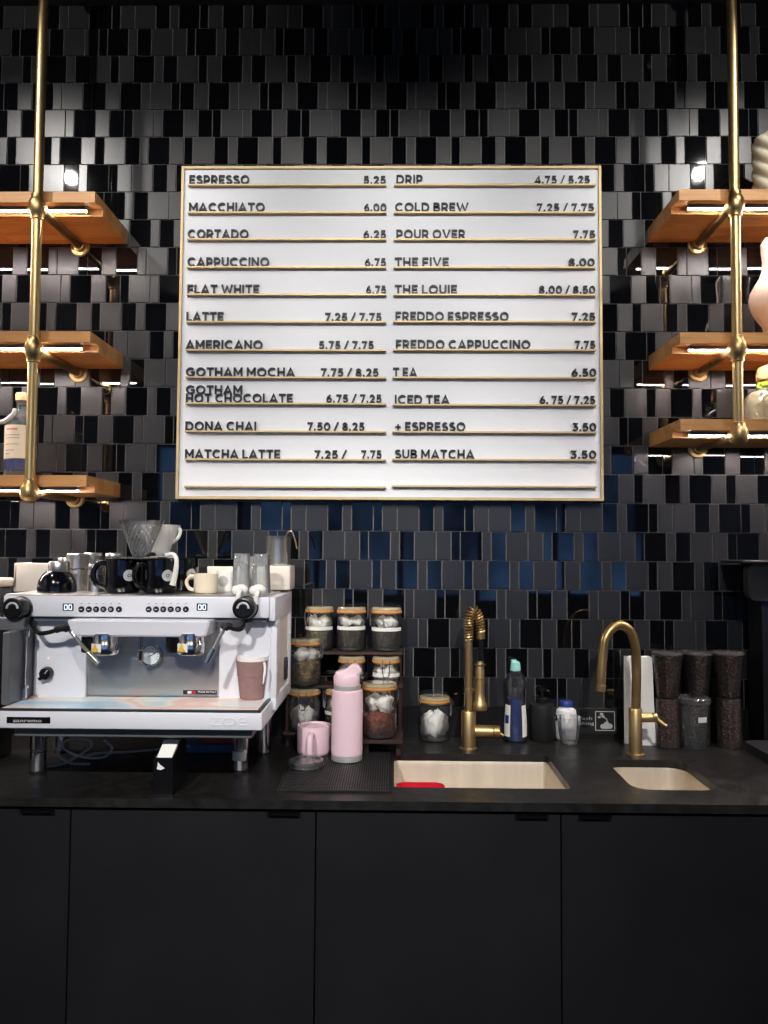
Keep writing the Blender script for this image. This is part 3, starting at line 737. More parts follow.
# white angled group cover
bm = nb()
gx0, gx1 = P(66, 628, -.50).x, P(210, 628, -.50).x; gzt, gzb = P(140, 620.5, -.50).z, P(140, 637, -.50).z
vv = [bm.verts.new(p) for p in ((gx0,-.50,gzt),(gx1,-.50,gzt),(gx1-.012,-.495,gzb),(gx0+.016,-.495,gzb),(gx0,YBD+.04,gzt),(gx1,YBD+.04,gzt),(gx1-.012,YBD+.04,gzb),(gx0+.016,YBD+.04,gzb))]
for q in ((0,1,2,3),(5,4,7,6),(4,5,1,0),(3,2,6,7),(4,0,3,7),(1,5,6,2)): bm.faces.new([vv[i] for i in q])
bmesh.ops.recalc_face_normals(bm, faces=bm.faces)
bmesh.ops.bevel(bm, geom=list(bm.edges), offset=.003, segments=2, affect='EDGES')
obj('group_cover', bm, 'white', em)
bm = nb(); box(bm, mx0+.06, mx1-.01, YPN+.012, YBD+.01, P(140,622,YPN).z, ZPB); obj('panel_lip_shade', bm, 'grey', em)  # grey lip below the panel, with the shading there put into its colour
# steel splash panel
bm = nb(); box(bm, mid0, mid1, YBD+.012, YBD+.05, ZTR-.002, ZPB, .001, 1)
bp = obj('steel_back', bm, 'steel', em)
bm = nb(); pbox(bm, 183, 217, 690.2, 694.6, YBD+.011, YBD+.013); pl = obj('badge', bm, 'darkgrey', bp)
bm = nb(); pbox(bm, 187.5, 191.5, 691.2, 693.6, YBD+.0102, YBD+.0112, mi=0); pbox(bm, 191.5, 195.5, 691.2, 693.6, YBD+.0102, YBD+.0112, mi=1)
pbox(bm, 184, 187.5, 691.2, 693.6, YBD+.0102, YBD+.0112, mi=2)
add_text(bm, 'MADE IN ITALY', P(197, 692, YBD).x, P(215.5, 692, YBD).x, P(206, 693.7, YBD).z, .0046, YBD+.0104, .0008, mi=0, offset=0)
obj('badge_print', bm, ['whiteplastic','red','black'], pl)
# group heads
for gx in (98, 183):
    yg = -.47; c0 = P(gx+8, 637, yg); s = S(yg)
    t0 = c0.z
    bm = nb(); lathe(bm, [(0,-.040),(.026,-.040),(.031,-.037),(.0325,-.030),(.0325,-.014),(.030,-.010),(.030,.01),(0,.01)], (c0.x,yg,t0), 36)
    g = obj('group_head', bm, 'chrome', em)
    bm = nb(); cx = P(gx, 645, yg).x; lathe(bm, [(0,-.036),(.018,-.036),(.020,-.033),(.020,.0),(0,.0)], (cx-.022,yg+.01,t0), 24); obj('group_side', bm, 'black', g)
    bm = nb(); lathe(bm, [(.0327,-.031),(.0332,-.031),(.0332,-.012),(.0327,-.012)], (c0.x,yg,t0), 14, a0=math.radians(222), arc=math.radians(50)); lb = obj('caution_label', bm, 'label', g, fixn=True)
    bm = nb(); a = math.radians(247); e_ = Vector((math.cos(a), math.sin(a), 0)); tt = Vector((-e_.y, e_.x, 0)); cc = Vector((c0.x, yg, t0-.0215)) + e_*.0334
    vs = [bm.verts.new(cc + tt*u + Vector((0,0,w)) + e_*o) for o in (0,.0006) for u, w in ((-.0105,-.0085),(.0105,-.0085),(0,.0095))]
    for q in ((0,1,2),(5,4,3),(0,3,4,1),(1,4,5,2),(2,5,3,0)): bm.faces.new([vs[i] for i in q])
    obj('caution_mark', bm, 'yellow', lb, fixn=True)
# hot water spout, gauge
c0 = P(141, 640, -.46); bm = nb(); cyl(bm, (c0.x,-.46,gzb+.004), (c0.x,-.46,P(141,650,-.46).z), .0055); cyl(bm, (c0.x,-.46,P(141,650,-.46).z), (c0.x,-.46,P(141,661,-.46).z), .0085, .0075, bev=.001)
obj('water_spout', bm, 'chrome', em)
c0 = P(152.5, 654.5, YBD+.01); bm = nb(); rg = 10.6*S(YBD)
lathe(bm, [(0,0),(rg,0),(rg,.014),(rg*.94,.017),(rg*.86,.017),(rg*.84,.013),(0,.013)], c0, 40, axis=(0,-1,0)); g = obj('gauge', bm, 'chrome', em)
bm = nb(); lathe(bm, [(0,.0132),(rg*.84,.0132)], c0, 40, axis=(0,-1,0)); d = obj('gauge_face', bm, 'gaugeface', g)
bm = nb()
for a in range(-120, 121, 20):
    ca, sa = math.sin(math.radians(a)), math.cos(math.radians(a)); r0, r1 = rg*.62, rg*.76
    tube(bm, [c0+Vector((ca*r0,-.0140,sa*r0)), c0+Vector((ca*r1,-.0140,sa*r1))], .0006, 4)
tube(bm, [c0+Vector((-.004,-.0145,-.003)), c0+Vector((.012,-.0145,.006))], .0009, 6)
obj('gauge_marks', bm, 'black', g)
# steam wands
def wand(pts_px, Y, name='steam_wand', grip=(3,6)):
    pts = [P(x, y, Yk) for (x, y), Yk in zip(pts_px, Y)]
    sp_ = spline(pts, 6); bm = nb()
    n0, n1 = grip[0]*6, grip[1]*6
    tube(bm, sp_, .0042, 10); w = obj(name, bm, 'steel', em)
    bm = nb(); tube(bm, spline(pts[:grip[0]+1], 6), .0052, 12); obj('hose', bm, 'black', w)
    a, b = sp_[n0], sp_[n1-2]
    bm = nb(); tube(bm, sp_[n0-3:n0+5], .0085, 12); obj('grip', bm, 'rubber', w)
    bm = nb(); d = (sp_[-1]-sp_[-2]).normalized(); cyl(bm, sp_[-1]-d*.03, sp_[-1]+d*.004, .0062, .0055); obj('tip', bm, 'chrome', w)
wand([(247,617),(246,622),(241,629),(234,629),(227,626),(222,633),(214,648),(207.5,661)], [-.445,-.47,-.49,-.50,-.51,-.515,-.52,-.525], grip=(4,6))
wand([(31,617),(33,626),(39,633),(50,632),(62,628),(70,631),(80,643),(97,662)], [-.445,-.46,-.47,-.475,-.48,-.47,-.50,-.515], grip=(4,6))
# body knob and lamp
c0 = P(47.5, 673, YBD); bm = nb(); lathe(bm, [(0,0),(.0155,0),(.0150,.010),(.013,.016),(0,.016)], c0, 30, axis=(0,-1,0))
prism(bm, [(c0.x-.0155,c0.z-.0105),(c0.x-.0105,c0.z-.0155),(c0.x+.004,c0.z-.002),(c0.x-.002,c0.z+.004)], YBD-.018, YBD, 'Y')
k = obj('temperature_knob', bm, 'black', em)
bm = nb(); tube(bm, [c0+Vector((.001,-.0168,.001)), c0+Vector((.007,-.0168,.009))], .0012, 6); obj('knob_pointer', bm, 'symbol', k)
bm = nb(); ball(bm, P(48.5, 658.5, YBD), .0028, sub=2); obj('indicator_lamp', bm, 'orangeled', em)
# left wing with straight wand in front of it
bm = nb(); wx = P(22, 660, -.475).x
box(bm, wx-.018, wx, -.532, YBD, ZTR, ZPB-.028, .002, 1); box(bm, P(-4,624,-.48).x, P(33,624,-.44).x, -.485, YBD+.02, P(18,630.5,-.485).z, ZPB-.0005, .002, 1)
box(bm, wx, bxl, YBD, YBD+.03, ZTR, ZPB-.0005)
obj('left_wing', bm, 'grey', em)
c0 = P(25.5, 632, -.47); bm = nb(); zz = [P(25.5, y, -.47).z for y in (629, 637, 640, 684, 688, 698)]
cyl(bm, (c0.x,-.47,zz[1]), (c0.x,-.47,zz[0]), .009, bev=.001); cyl(bm, (c0.x,-.47,zz[4]), (c0.x,-.47,zz[1]), .0042); cyl(bm, (c0.x,-.47,zz[5]), (c0.x,-.47,zz[4]), .0075, .006, bev=.001)
lathe(bm, [(.0042,0),(.010,0),(.010,.006),(.0042,.006)], (c0.x,-.47,zz[4]), 20)
obj('water_wand', bm, 'chrome', em)
# drip tray
tx0, tx1 = P(-7, 720, YT).x, P(262, 720, YT).x
zt1, zt0 = ZTR, P(130, 729.5, YT).z
bm = nb(); box(bm, tx0, tx1, YT, YBK-.01, zt0, zt1-.006, .003, 2); tr = obj('drip_tray', bm, 'white', em)
bm = nb(); box(bm, tx0+.012, tx1-.004, YT+.003, YBD+.004, zt1-.008, zt1-.0032, .001, 1); box(bm, tx0+.012, tx1-.004, YT+.001, YT+.006, zt1-.008, zt1-.001, .0008, 1); box(bm, tx1-.009, tx1-.004, YT+.006, YBD+.004, zt1-.008, zt1-.001, .0008, 1); obj('tray_rim', bm, 'darkgrey', tr)
bm = nb(); box(bm, tx0+.016, tx1-.012, YT+.009, YBD+.002, zt1-.0032, zt1-.0012); obj('tray_film', bm, 'holo', tr)
bm = nb(); pbox(bm, 6.5, 50, 717.2, 723.4, YT-.0015, YT+.001, .0005, 1); nbdg = obj('nameplate', bm, 'black', tr)
bm = nb(); add_text(bm, 'sanremo', P(13.5, 720, YT).x, P(42, 720, YT).x, P(28, 722.0, YT).z, .0072, YT-.0018, .0008, offset=.02); obj('nameplate_lettering', bm, 'signgrey', nbdg)
bm = nb(); add_text(bm, 'ZOE', P(210, 722, YT).x, P(246, 722, YT).x, P(228, 725.6, YT).z, .0170, YT-.0012, .0022, offset=.0); obj('embossed_lettering', bm, 'white', tr)
bm = nb(); box(bm, P(14,733,-.535).x, P(252,733,-.535).x, -.535, YBK, P(130,737.5,-.535).z, zt0+.001, .002, 1); obj('base', bm, 'grey', em)
zbs = P(130,737.5,-.535).z
for lx, ly_, lab in ((38.2, 775, 0), (240.3, 774, 1)):
    q = Q(lx, ly_); y = q.y+.019; x = P(lx, 760, y).x
    bm = nb(); lathe(bm, [(0,.006),(.0175,.006),(.019,.008),(.019,.05),(.0175,.052),(.0175,.056),(.019,.058),(.019,zbs-ZC+.001),(0,zbs-ZC+.001)], (x,y,ZC), 32); l = obj('leg', bm, 'chrome', em)
    bm = nb(); lathe(bm, [(0,0),(.0195,0),(.0195,.006),(.0165,.008),(0,.008)], (x,y,ZC), 32); obj('foot', bm, 'rubber', l)
    if lab: bm = nb(); lathe(bm, [(.0191,.030),(.0196,.030),(.0196,.052),(.0191,.052)], (x,y,ZC), 16, a0=math.radians(205), arc=math.radians(120)); obj('leg_label', bm, 'label', l, fixn=True)
for lx in (264, 62):
    y = -.20; x = P(lx, 735, y).x
    bm = nb(); lathe(bm, [(0,.006),(.0175,.006),(.019,.008),(.019,zbs-ZC+.001),(0,zbs-ZC+.001)], (x,y,ZC), 28); l = obj('leg', bm, 'chrome', em)
    bm = nb(); lathe(bm, [(0,0),(.0195,0),(.0195,.006),(0,.008)], (x,y,ZC), 28); obj('foot', bm, 'rubber', l)
# cup rails on the machine top
ztm = ZTOPM
bm = nb(); pbox(bm, 13.5, 60, 563, 592, -.24, -.23, .003); box(bm, P(13.5,575,-.24).x, P(13.5,575,-.24).x+.010, -.24, YBK, ztm, P(30,563,-.24).z, .003); obj('cup_rail', bm, 'cream', em)
bm = nb(); pbox(bm, 267.5, 290, 566, 590, -.25, YBK, .003); pbox(bm, 207, 268, 566.5, 588, YBK-.015, YBK, .002); obj('cup_rail', bm, 'cream', em)

# ------------------------------------------------------------------ things on top of the machine
def px_lathe(bm, cx, Y, prof, mi=0, seg=32, zmin=None):     # profile in (half width px, y px) on plane Y
    c0 = P(cx, prof[0][1], Y); s = S(Y)
    pr = []
    for hw, y in prof:
        z = P(cx, y, Y).z
        if zmin is not None: z = max(z, zmin)
        pr.append((max(hw,0)*s, z))
    lathe(bm, pr, (c0.x, Y, 0), seg, mi); return c0.x
ZM = ZTOPM
# dark glass carafe with steel cap
Y = -.36
t = thing('carafe', 'round black glass carafe with a steel cap at the left on the espresso machine', 'carafe', P(55,594,Y).to_tuple()[:2]+(ZM,))
bm = nb(); px_lathe(bm, 57, Y, [(0,594.5),(17,594.5),(18.5,592),(18.8,587),(17.5,580),(14,574),(10.5,571),(0,570)], zmin=ZM); obj('body', bm, 'mug_black', t)
bm = nb(); px_lathe(bm, 59, Y, [(0,572),(10,572),(10.3,571),(10.3,563),(9.2,561.3),(0,561)]); obj('cap', bm, 'steel', t)
# steel tumblers upside down
sps = [(77, -.255, 11, 553.5, 'steel tumbler behind the carafe, with a second one left of it'), (66, -.19, 8.5, 557.5, 'steel tumbler farthest left, half hidden behind the carafe'),
       (92, -.19, 10, 552.8, 'tall steel tumbler between two others, in the rear row'), (96, -.335, 8, 564, 'short steel tumbler in front, just left of the black mugs'),
       (113, -.19, 8.5, 553, 'steel tumbler behind the first black mug')]
for i, (x, Y, hw, yt, lb) in enumerate(sps):
    c0 = P(x, 590, Y); t = thing('tumbler', lb, 'tumbler', (c0.x, Y, ZM), 'steel tumblers on the espresso machine')
    s = S(Y); h = P(x, yt, Y).z-ZM; r = hw*s
    bm = nb(); lathe(bm, [(r*.93,.0),(r,.0),(r,.006),(r*.97,.010),(r*.95,h-.014)], (c0.x,Y,ZM), 32); lathe(bm, [(r*.95,h-.014),(r*.99,h-.012),(r*.97,h-.003),(r*.88,h),(0,h-.001)], (c0.x,Y,ZM), 32)
    obj('body', bm, 'steel', t)
    bm = nb(); lathe(bm, [(r*.95,h*.55),(r*1.01,h*.56),(r*1.01,h*.60),(r*.95,h*.61)], (c0.x,Y,ZM), 32); obj('band', bm, 'chrome', t)
# black mugs with white round print
def mug(name, label, x, Y, hw, yt, group, mat='mug_black', rz=0, hand=True, logo=True, zb=None):
    c0 = P(x, 585, Y); zb = ZM if zb is None else zb; s = S(Y); r = hw*s; h = P(x, yt, Y).z-zb
    t = thing(name, label, 'mug', (c0.x, Y, zb), group)
    bm = nb(); lathe(bm, [(0,.001),(r*.86,.001),(r*.95,.004),(r,.012),(r,h-.003),(r*.985,h),(r*.93,h),(r*.92,h-.006),(r*.92,.010),(0,.008)], (c0.x,Y,zb), 40); obj('body', bm, mat, t)
    if hand:
        bm = nb(); d = Vector((math.cos(rz), math.sin(rz), 0)); o = Vector((c0.x,Y,zb))
        pts = spline([o+d*(r*.95)+Vector((0,0,h*.86)), o+d*(r*1.35)+Vector((0,0,h*.84)), o+d*(r*1.62)+Vector((0,0,h*.58)), o+d*(r*1.45)+Vector((0,0,h*.28)), o+d*(r*.96)+Vector((0,0,h*.14))], 6)
        tube(bm, pts, r*.16, 12); obj('handle', bm, mat, t)
    if logo:
        a = math.radians(logo); bm = nb(); R_o = .0138; n = 28
        def onc(u, w, o): 
            al = a + u/r; return (c0.x+(r+o)*math.cos(al), Y+(r+o)*math.sin(al), zb+h*.52+w)
        for (ra, rb) in ((.0, .0028), (.0042, R_o)):
            for k in range(n):
                a0, a1 = 2*PI*k/n, 2*PI*(k+1)/n
                q = [onc(rb*math.cos(a0), rb*math.sin(a0), .0006), onc(rb*math.cos(a1), rb*math.sin(a1), .0006)]
                if ra: q += [onc(ra*math.cos(a1), ra*math.sin(a1), .0006), onc(ra*math.cos(a0), ra*math.sin(a0), .0006)]
                else: q += [onc(0, 0, .0006)]
                bm.faces.new([bm.verts.new(p) for p in q])
        bmesh.ops.remove_doubles(bm, verts=bm.verts, dist=1e-6); obj('printed_disc', bm, 'signgrey', t, fixn=True)
    return t, (c0.x, Y, zb, r, h)
GM = 'black mugs on the espresso machine'
m1, i1 = mug('mug', 'black mug with round white print, first from the left, handle turned left', 123, -.37, 17.5, 558.5, GM, rz=math.radians(196), logo=308)
m2, i2 = mug('mug', 'black mug in the middle of the three, under the dripper, handle turned to the front', 160, -.372, 16.5, 558.5, GM, rz=math.radians(222), logo=312)
m3, i3 = mug('mug', 'black mug at the right end of the mug row, half hidden by the middle one', 181, -.27, 16.5, 558, GM, rz=math.radians(120), logo=322)
# clear dripper on the first two mugs
def cone_dripper(label, x, yt, yb, hw, hwb, Y, mat, zb, ribs=0, hdl=None, base=True, group=None):
    c0 = P(x, yb, Y); s = S(Y); t = thing('coffee_dripper', label, 'coffee dripper', (c0.x, Y, zb), group)
    h = P(x, yt, Y).z - zb; R, rb = hw*s, hwb*s
    bm = nb(); lathe(bm, [(rb*.6,.005),(rb,.006),(R*.97,h-.003),(R,h),(R*.97,h),(R*.94,h-.004),(rb*.85,.008),(rb*.6,.008)], (c0.x,Y,zb), 40); obj('cone', bm, mat, t)
    if ribs:
        bm = nb()
        for k in range(ribs):
            pts = []
            for j in range(7):
                f = j/6; a = 2*PI*k/ribs + f*1.1; r = (rb+(R*.93-rb)*(.1+.85*f)); pts.append((c0.x+r*math.cos(a), Y+r*math.sin(a), zb+.008+(h-.014)*(.1+.85*f)))
            tube(bm, pts, .0016, 6)
        obj('spiral_ribs', bm, 'cutglass', t)
    if base:
        bm = nb(); lathe(bm, [(rb*.5,0),(base*s,0),(base*s,.004),(rb,.006),(rb*.5,.006)], (c0.x,Y,zb), 40); obj('base_plate', bm, mat, t, fixn=True)
    if hdl:
        bm = nb(); pts = spline([P(a, b, Y-.0) for a, b in hdl], 6); tube(bm, pts, .0045, 10); obj('handle', bm, mat if ribs == 0 else 'whitecer', t)
    return t
zmg = i1[2]+i1[4]+.0005
dr1 = cone_dripper('clear ribbed plastic cone dripper standing on the black mugs', 141, 520.5, 551.5, 22, 8, -.372, 'plastic_clear', zmg, 22, None, 24)
bm = nb(); c0 = P(150, 549, -.42); lathe(bm, [(0,0),(.012,.0),(.013,.004),(.010,.009),(0,.010)], (c0.x,-.415,zmg+.0062), 20); obj('clip', bm, 'black', dr1)
zs = i3[2]+i3[4]+.0005
dr2 = cone_dripper('white ceramic cone dripper with ring handle on the rear black mug', 160, 525, 553, 20, 8, -.268, 'whitecer', zs, 0, [(172,543),(178.5,537),(180,529.5),(173,527),(167,531)], 16)
# white scoop hanging over the mug
t = thing('coffee_scoop', 'white plastic scoop hanging over the rims between the black mugs', 'scoop', (P(172,556,-.41).x, -.41, zmg))
bm = nb(); tube(bm, spline([P(166,555.5,-.395), P(173,554.5,-.405), P(176.5,560,-.412), P(175.5,572,-.412), P(172.5,585,-.410)], 8), [.0055]*20+[.006+.00012*k for k in range(13)], 12); obj('handle', bm, 'whitecer', t)
bm = nb(); lathe(bm, [(0,0),(.010,.0),(.017,.006),(.018,.008),(.016,.008),(.009,.003),(0,.003)], (P(160,556,-.388).x, -.385, zmg+.0065), 28); obj('bowl', bm, 'whitecer', t)
# cream cups
m4, i4 = mug('espresso_cup', 'cream ceramic cup with its handle to the left, lying near the shot glasses', 206, -.37, 12, 573.5, None, 'creamcer', rz=math.radians(180), logo=0)
m4['category'] = 'cup'; m4['label'] = 'plain cream ceramic cup with a ring handle turned left on the espresso machine'
m5, i5 = mug('espresso_cup', 'x', 226, -.30, 9.5, 571, None, 'whitecer', rz=math.radians(60), logo=262)
m5['category'] = 'cup'; m5['label'] = 'small white cup with dark-grey round print between cream cup and shot glasses'
# shot glasses upside down
def shot(label, x, Y, hw, yt):
    c0 = P(x, 580, Y); s = S(Y); r = hw*s; h = P(x, yt, Y).z-ZM
    t = thing('shot_glass', label, 'glass', (c0.x, Y, ZM), 'upturned glasses on the espresso machine')
    bm = nb(); lathe(bm, [(r,.0),(r*1.0,.004),(r*.82,h-.003),(r*.78,h),(0,h)], (c0.x,Y,ZM), 10); obj('wall', bm, 'cutglass', t)
    bm = nb(); lathe(bm, [(r*.90,.0),(r*.72,h*.62),(r*.55,h*.74),(0,h*.78)], (c0.x,Y,ZM), 14); obj('inner_wall', bm, 'glass', t)
shot('upturned clear glass, left one of the pair at the front', 241.5, -.355, 10, 553.5)
shot('upturned clear glass, right one of the pair at the front', 261, -.355, 9.8, 554)
shot('upturned clear glass behind the pair, half hidden', 248, -.265, 9.8, 556)
# two white spoons over the front edge
for i, (x, lb) in enumerate(((240, 'white ceramic spoon lying over the machine edge, left of two'), (258, 'white ceramic spoon lying over the machine edge, right of two, beside the knob'))):
    c0 = P(x, 588, -.448); t = thing('ceramic_spoon', lb, 'spoon', (c0.x, -.43, ZM), 'white spoons on the machine edge')
    bm = nb(); ball(bm, (c0.x, -.436, ZM+.0135), .016, (1.05,.8,.8), 3); ball(bm, (c0.x-.010, -.447, ZM+.012), .011, (1,.7,1), 3)
    obj('bowl', bm, 'whitecer', t)
    bm = nb(); tube(bm, spline([(c0.x+.002,-.44,ZM+.012),(c0.x+.001,-.464,ZM+.008),(c0.x-.001,-.466,ZM-.008),(c0.x-.002,-.4645,ZM-.018)], 6), .0058, 10); obj('handle', bm, 'whitecer', t)
# steel pitcher with thermometer on the rail
Y = -.203; zr = P(279, 566, -.25).z+.0005
t = thing('milk_pitcher', 'steel milk pitcher standing on the right cup rail behind the glasses', 'pitcher', (P(274,560,Y).x, Y, zr))
c0 = P(273, 560, Y); s = S(Y); h = P(273, 536, Y).z - zr
bm = nb(); lathe(bm, [(0,0),(.031,0),(.033,.003),(.033,h*.1),(.034,h*.85),(.036,h),(.0345,h),(.032,h*.85),(.031,.006),(0,.005)], (P(278,560,Y).x,Y,zr), 36); obj('body', bm, 'steel', t)
bm = nb(); tube(bm, spline([P(280,545,Y-.02), P(286,536,Y-.02), P(291,531,Y-.02), P(295,540,Y-.02), P(297,549,Y-.02)], 6), .0022, 8); obj('handle', bm, 'brass', t)

# ------------------------------------------------------------------ paper cup on the tray
ztf = ZTR-.0010
q = Q(252, 700.5, ztf); Y = q.y+.026; s = S(Y); x = P(252, 690, Y).x
t = thing('paper_cup', 'mauve printed cup with white paper liner on the drip tray', 'cup', (x, Y, ztf))
h = P(252, 660, Y).z-ztf
bm = nb(); lathe(bm, [(0,.001),(.0255,0),(.028,.002),(.0335,h*.60),(.0345,h*.61),(.0368,h),(.0355,h),(.031,h*.5),(.026,.006),(0,.006)], (x,Y,ztf), 40); obj('body', bm, 'cup_mauve', t)
bm = nb(); hl = P(252, 655, Y).z-ztf
rr = [.0372, .0395]; n = 40; A = []; B = []
for k in range(n):
    a = 2*PI*k/n; w = .0025*math.sin(a*5)+.002*math.sin(a*3+1)
    A.append(bm.verts.new((x+.0345*math.cos(a), Y+.0345*math.sin(a), ztf+h-.012))); B.append(bm.verts.new((x+(.0380+w*.5)*math.cos(a), Y+(.0380+w*.5)*math.sin(a), ztf+hl+w)))
Cc = [bm.verts.new((v.co.x*.0+x+(v.co.x-x)*.965, Y+(v.co.y-Y)*.965, v.co.z-.001)) for v in B]
A2 = [bm.verts.new((x+(v.co.x-x)*.94, Y+(v.co.y-Y)*.94, v.co.z)) for v in A]
for k in range(n):
    j = (k+1) % n
    for p, q_ in ((A,B),(B,Cc),(Cc,A2)): bm.faces.new((p[k],p[j],q_[j],q_[k]))
obj('paper_liner', bm, 'paper', t)
bm = nb(); tube(bm, spline([P(264,662,Y-.033), P(265,670,Y-.033), P(263,684,Y-.031)], 5), [.0012,.003,.003,.003,.003,.003,.003,.003,.002,.002,.0012], 6); obj('liner_tail', bm, 'paper', t)

# ------------------------------------------------------------------ under and beside the machine
# grinder at the left edge
gxr = P(13, 600, -.24).x
t = thing('coffee_grinder', 'grey grinder with cream lid and black base at the left edge of the picture', 'grinder', (gxr-.10, -.34, ZC))
bm = nb(); box(bm, gxr-.20, gxr, -.45, -.24, ZC+.10, P(4,591,-.45).z, .008); obj('body', bm, 'darkgrey', t)
bm = nb(); box(bm, gxr-.20, gxr, -.455, -.22, ZC, ZC+.0995, .006); obj('base', bm, 'black', t)
zl = P(4,591,-.45).z; bm = nb(); box(bm, gxr-.203, gxr+.002, -.453, -.237, zl+.0005, P(4,581,-.45).z, .006, 3); obj('lid', bm, 'cream', t)
# cables
random.seed(4)
cabs = [('grey cable curling in loose loops under the espresso machine', [(40,768),(62,764),(78,756),(92,745),(84,739),(66,741),(58,752),(70,763),(90,764)], .0035),
        ('thin grey cable running flat behind the others under the espresso machine', [(80,757),(100,753),(125,752),(150,750),(190,746)], .003),
        ('grey cable arching beside the black paper holder under the espresso machine', [(58,738),(66,750),(84,757),(104,757),(112,748),(104,740)], .003)]
for ci, (lb, pts, r) in enumerate(cabs):
    wp = []
    for k, (x, y) in enumerate(pts):
        Yc = (-.285, -.235, -.33)[ci] - .015*math.sin(k*1.3); p = P(x, y, Yc); p.z = max(p.z, ZC+r+.0005)
        if p.z <= ZC+r+.001: p = Q(x, y, ZC+r+.0005)
        wp.append(p)
    bm = nb(); tube(bm, spline(wp, 8), r, 8); tag(obj('power_cable', bm, 'cable'), lb, 'cable', 'cables under the espresso machine')
# cardboard pieces behind
Yb = -.20
bm = nb(); a = Q(180, 752.5).x; box(bm, P(178,750,Yb).x, P(233,750,Yb).x, Yb, -.10, ZC+.0005, ZC+.022, .002, 1); tag(obj('flat_box', bm, 'bluebox'), 'flat blue box lying under the right half of the espresso machine', 'box')
bm = nb(); box(bm, P(205,742,-.14).x, P(250,742,-.14).x, -.19, -.11, ZC+.0225, ZC+.046, .002, 1); tag(obj('flat_box', bm, 'redbox'), 'dull red carton lying on the flat blue box under the espresso machine', 'box')
# black holder with white strips
q = Q(163, 796.5); Yh = q.y; s = S(Yh)
x0, x1 = P(153, 780, Yh).x, P(172.5, 780, Yh).x
t = thing('strip_holder', 'narrow black holder with a white paper strip in front of the espresso machine', 'holder', ((x0+x1)/2, Yh+.03, ZC))
bm = nb(); hh = P(163, 758, Yh).z-ZC; hb = P(163, 740, Yh+.06).z-ZC
prism(bm, [(Yh,ZC),(Yh,ZC+hh),(Yh+.004,ZC+hh),(Yh+.006,ZC+.01),(Yh+.05,ZC+.01),(Yh+.05,ZC)], x0+.003, x1-.003, 'X')
prism(bm, [(Yh,ZC),(Yh,ZC+hh),(Yh+.012,ZC+hh+.003),(Yh+.085,ZC+hb),(Yh+.105,ZC+hb),(Yh+.12,ZC)], x1-.003, x1, 'X'); prism(bm, [(Yh,ZC),(Yh,ZC+hh),(Yh+.012,ZC+hh+.003),(Yh+.085,ZC+hb),(Yh+.105,ZC+hb),(Yh+.12,ZC)], x0, x0+.003, 'X')
box(bm, x0, x1, Yh+.115, Yh+.12, ZC, ZC+.02); box(bm, x0-.012, x1+.004, Yh-.004, Yh+.004, ZC, ZC+.004, .001, 1)
obj('holder_body', bm, 'black', t)
bm = nb(); prism(bm, [(Yh+.008,ZC+.014),(Yh+.008,ZC+hh-.002),(Yh+.062,ZC+hb),(Yh+.085,ZC+hb-.004),(Yh+.06,ZC+.014)], x0+.0045, x1-.0045, 'X'); obj('paper_strip', bm, 'paper', t)
bm = nb(); a, b = P(157, 766, Yh), P(165, 766, Yh); z0, z1 = P(160,770,Yh).z, P(160,762,Yh).z
prism(bm, [(a.x,z0+.002),(a.x+.002,z1),(a.x+.007,z0+.011),(b.x,z0+.004),(a.x+.008,z0)], Yh-.0008, Yh, 'Y'); obj('white_mark', bm, 'whiteplastic', t)

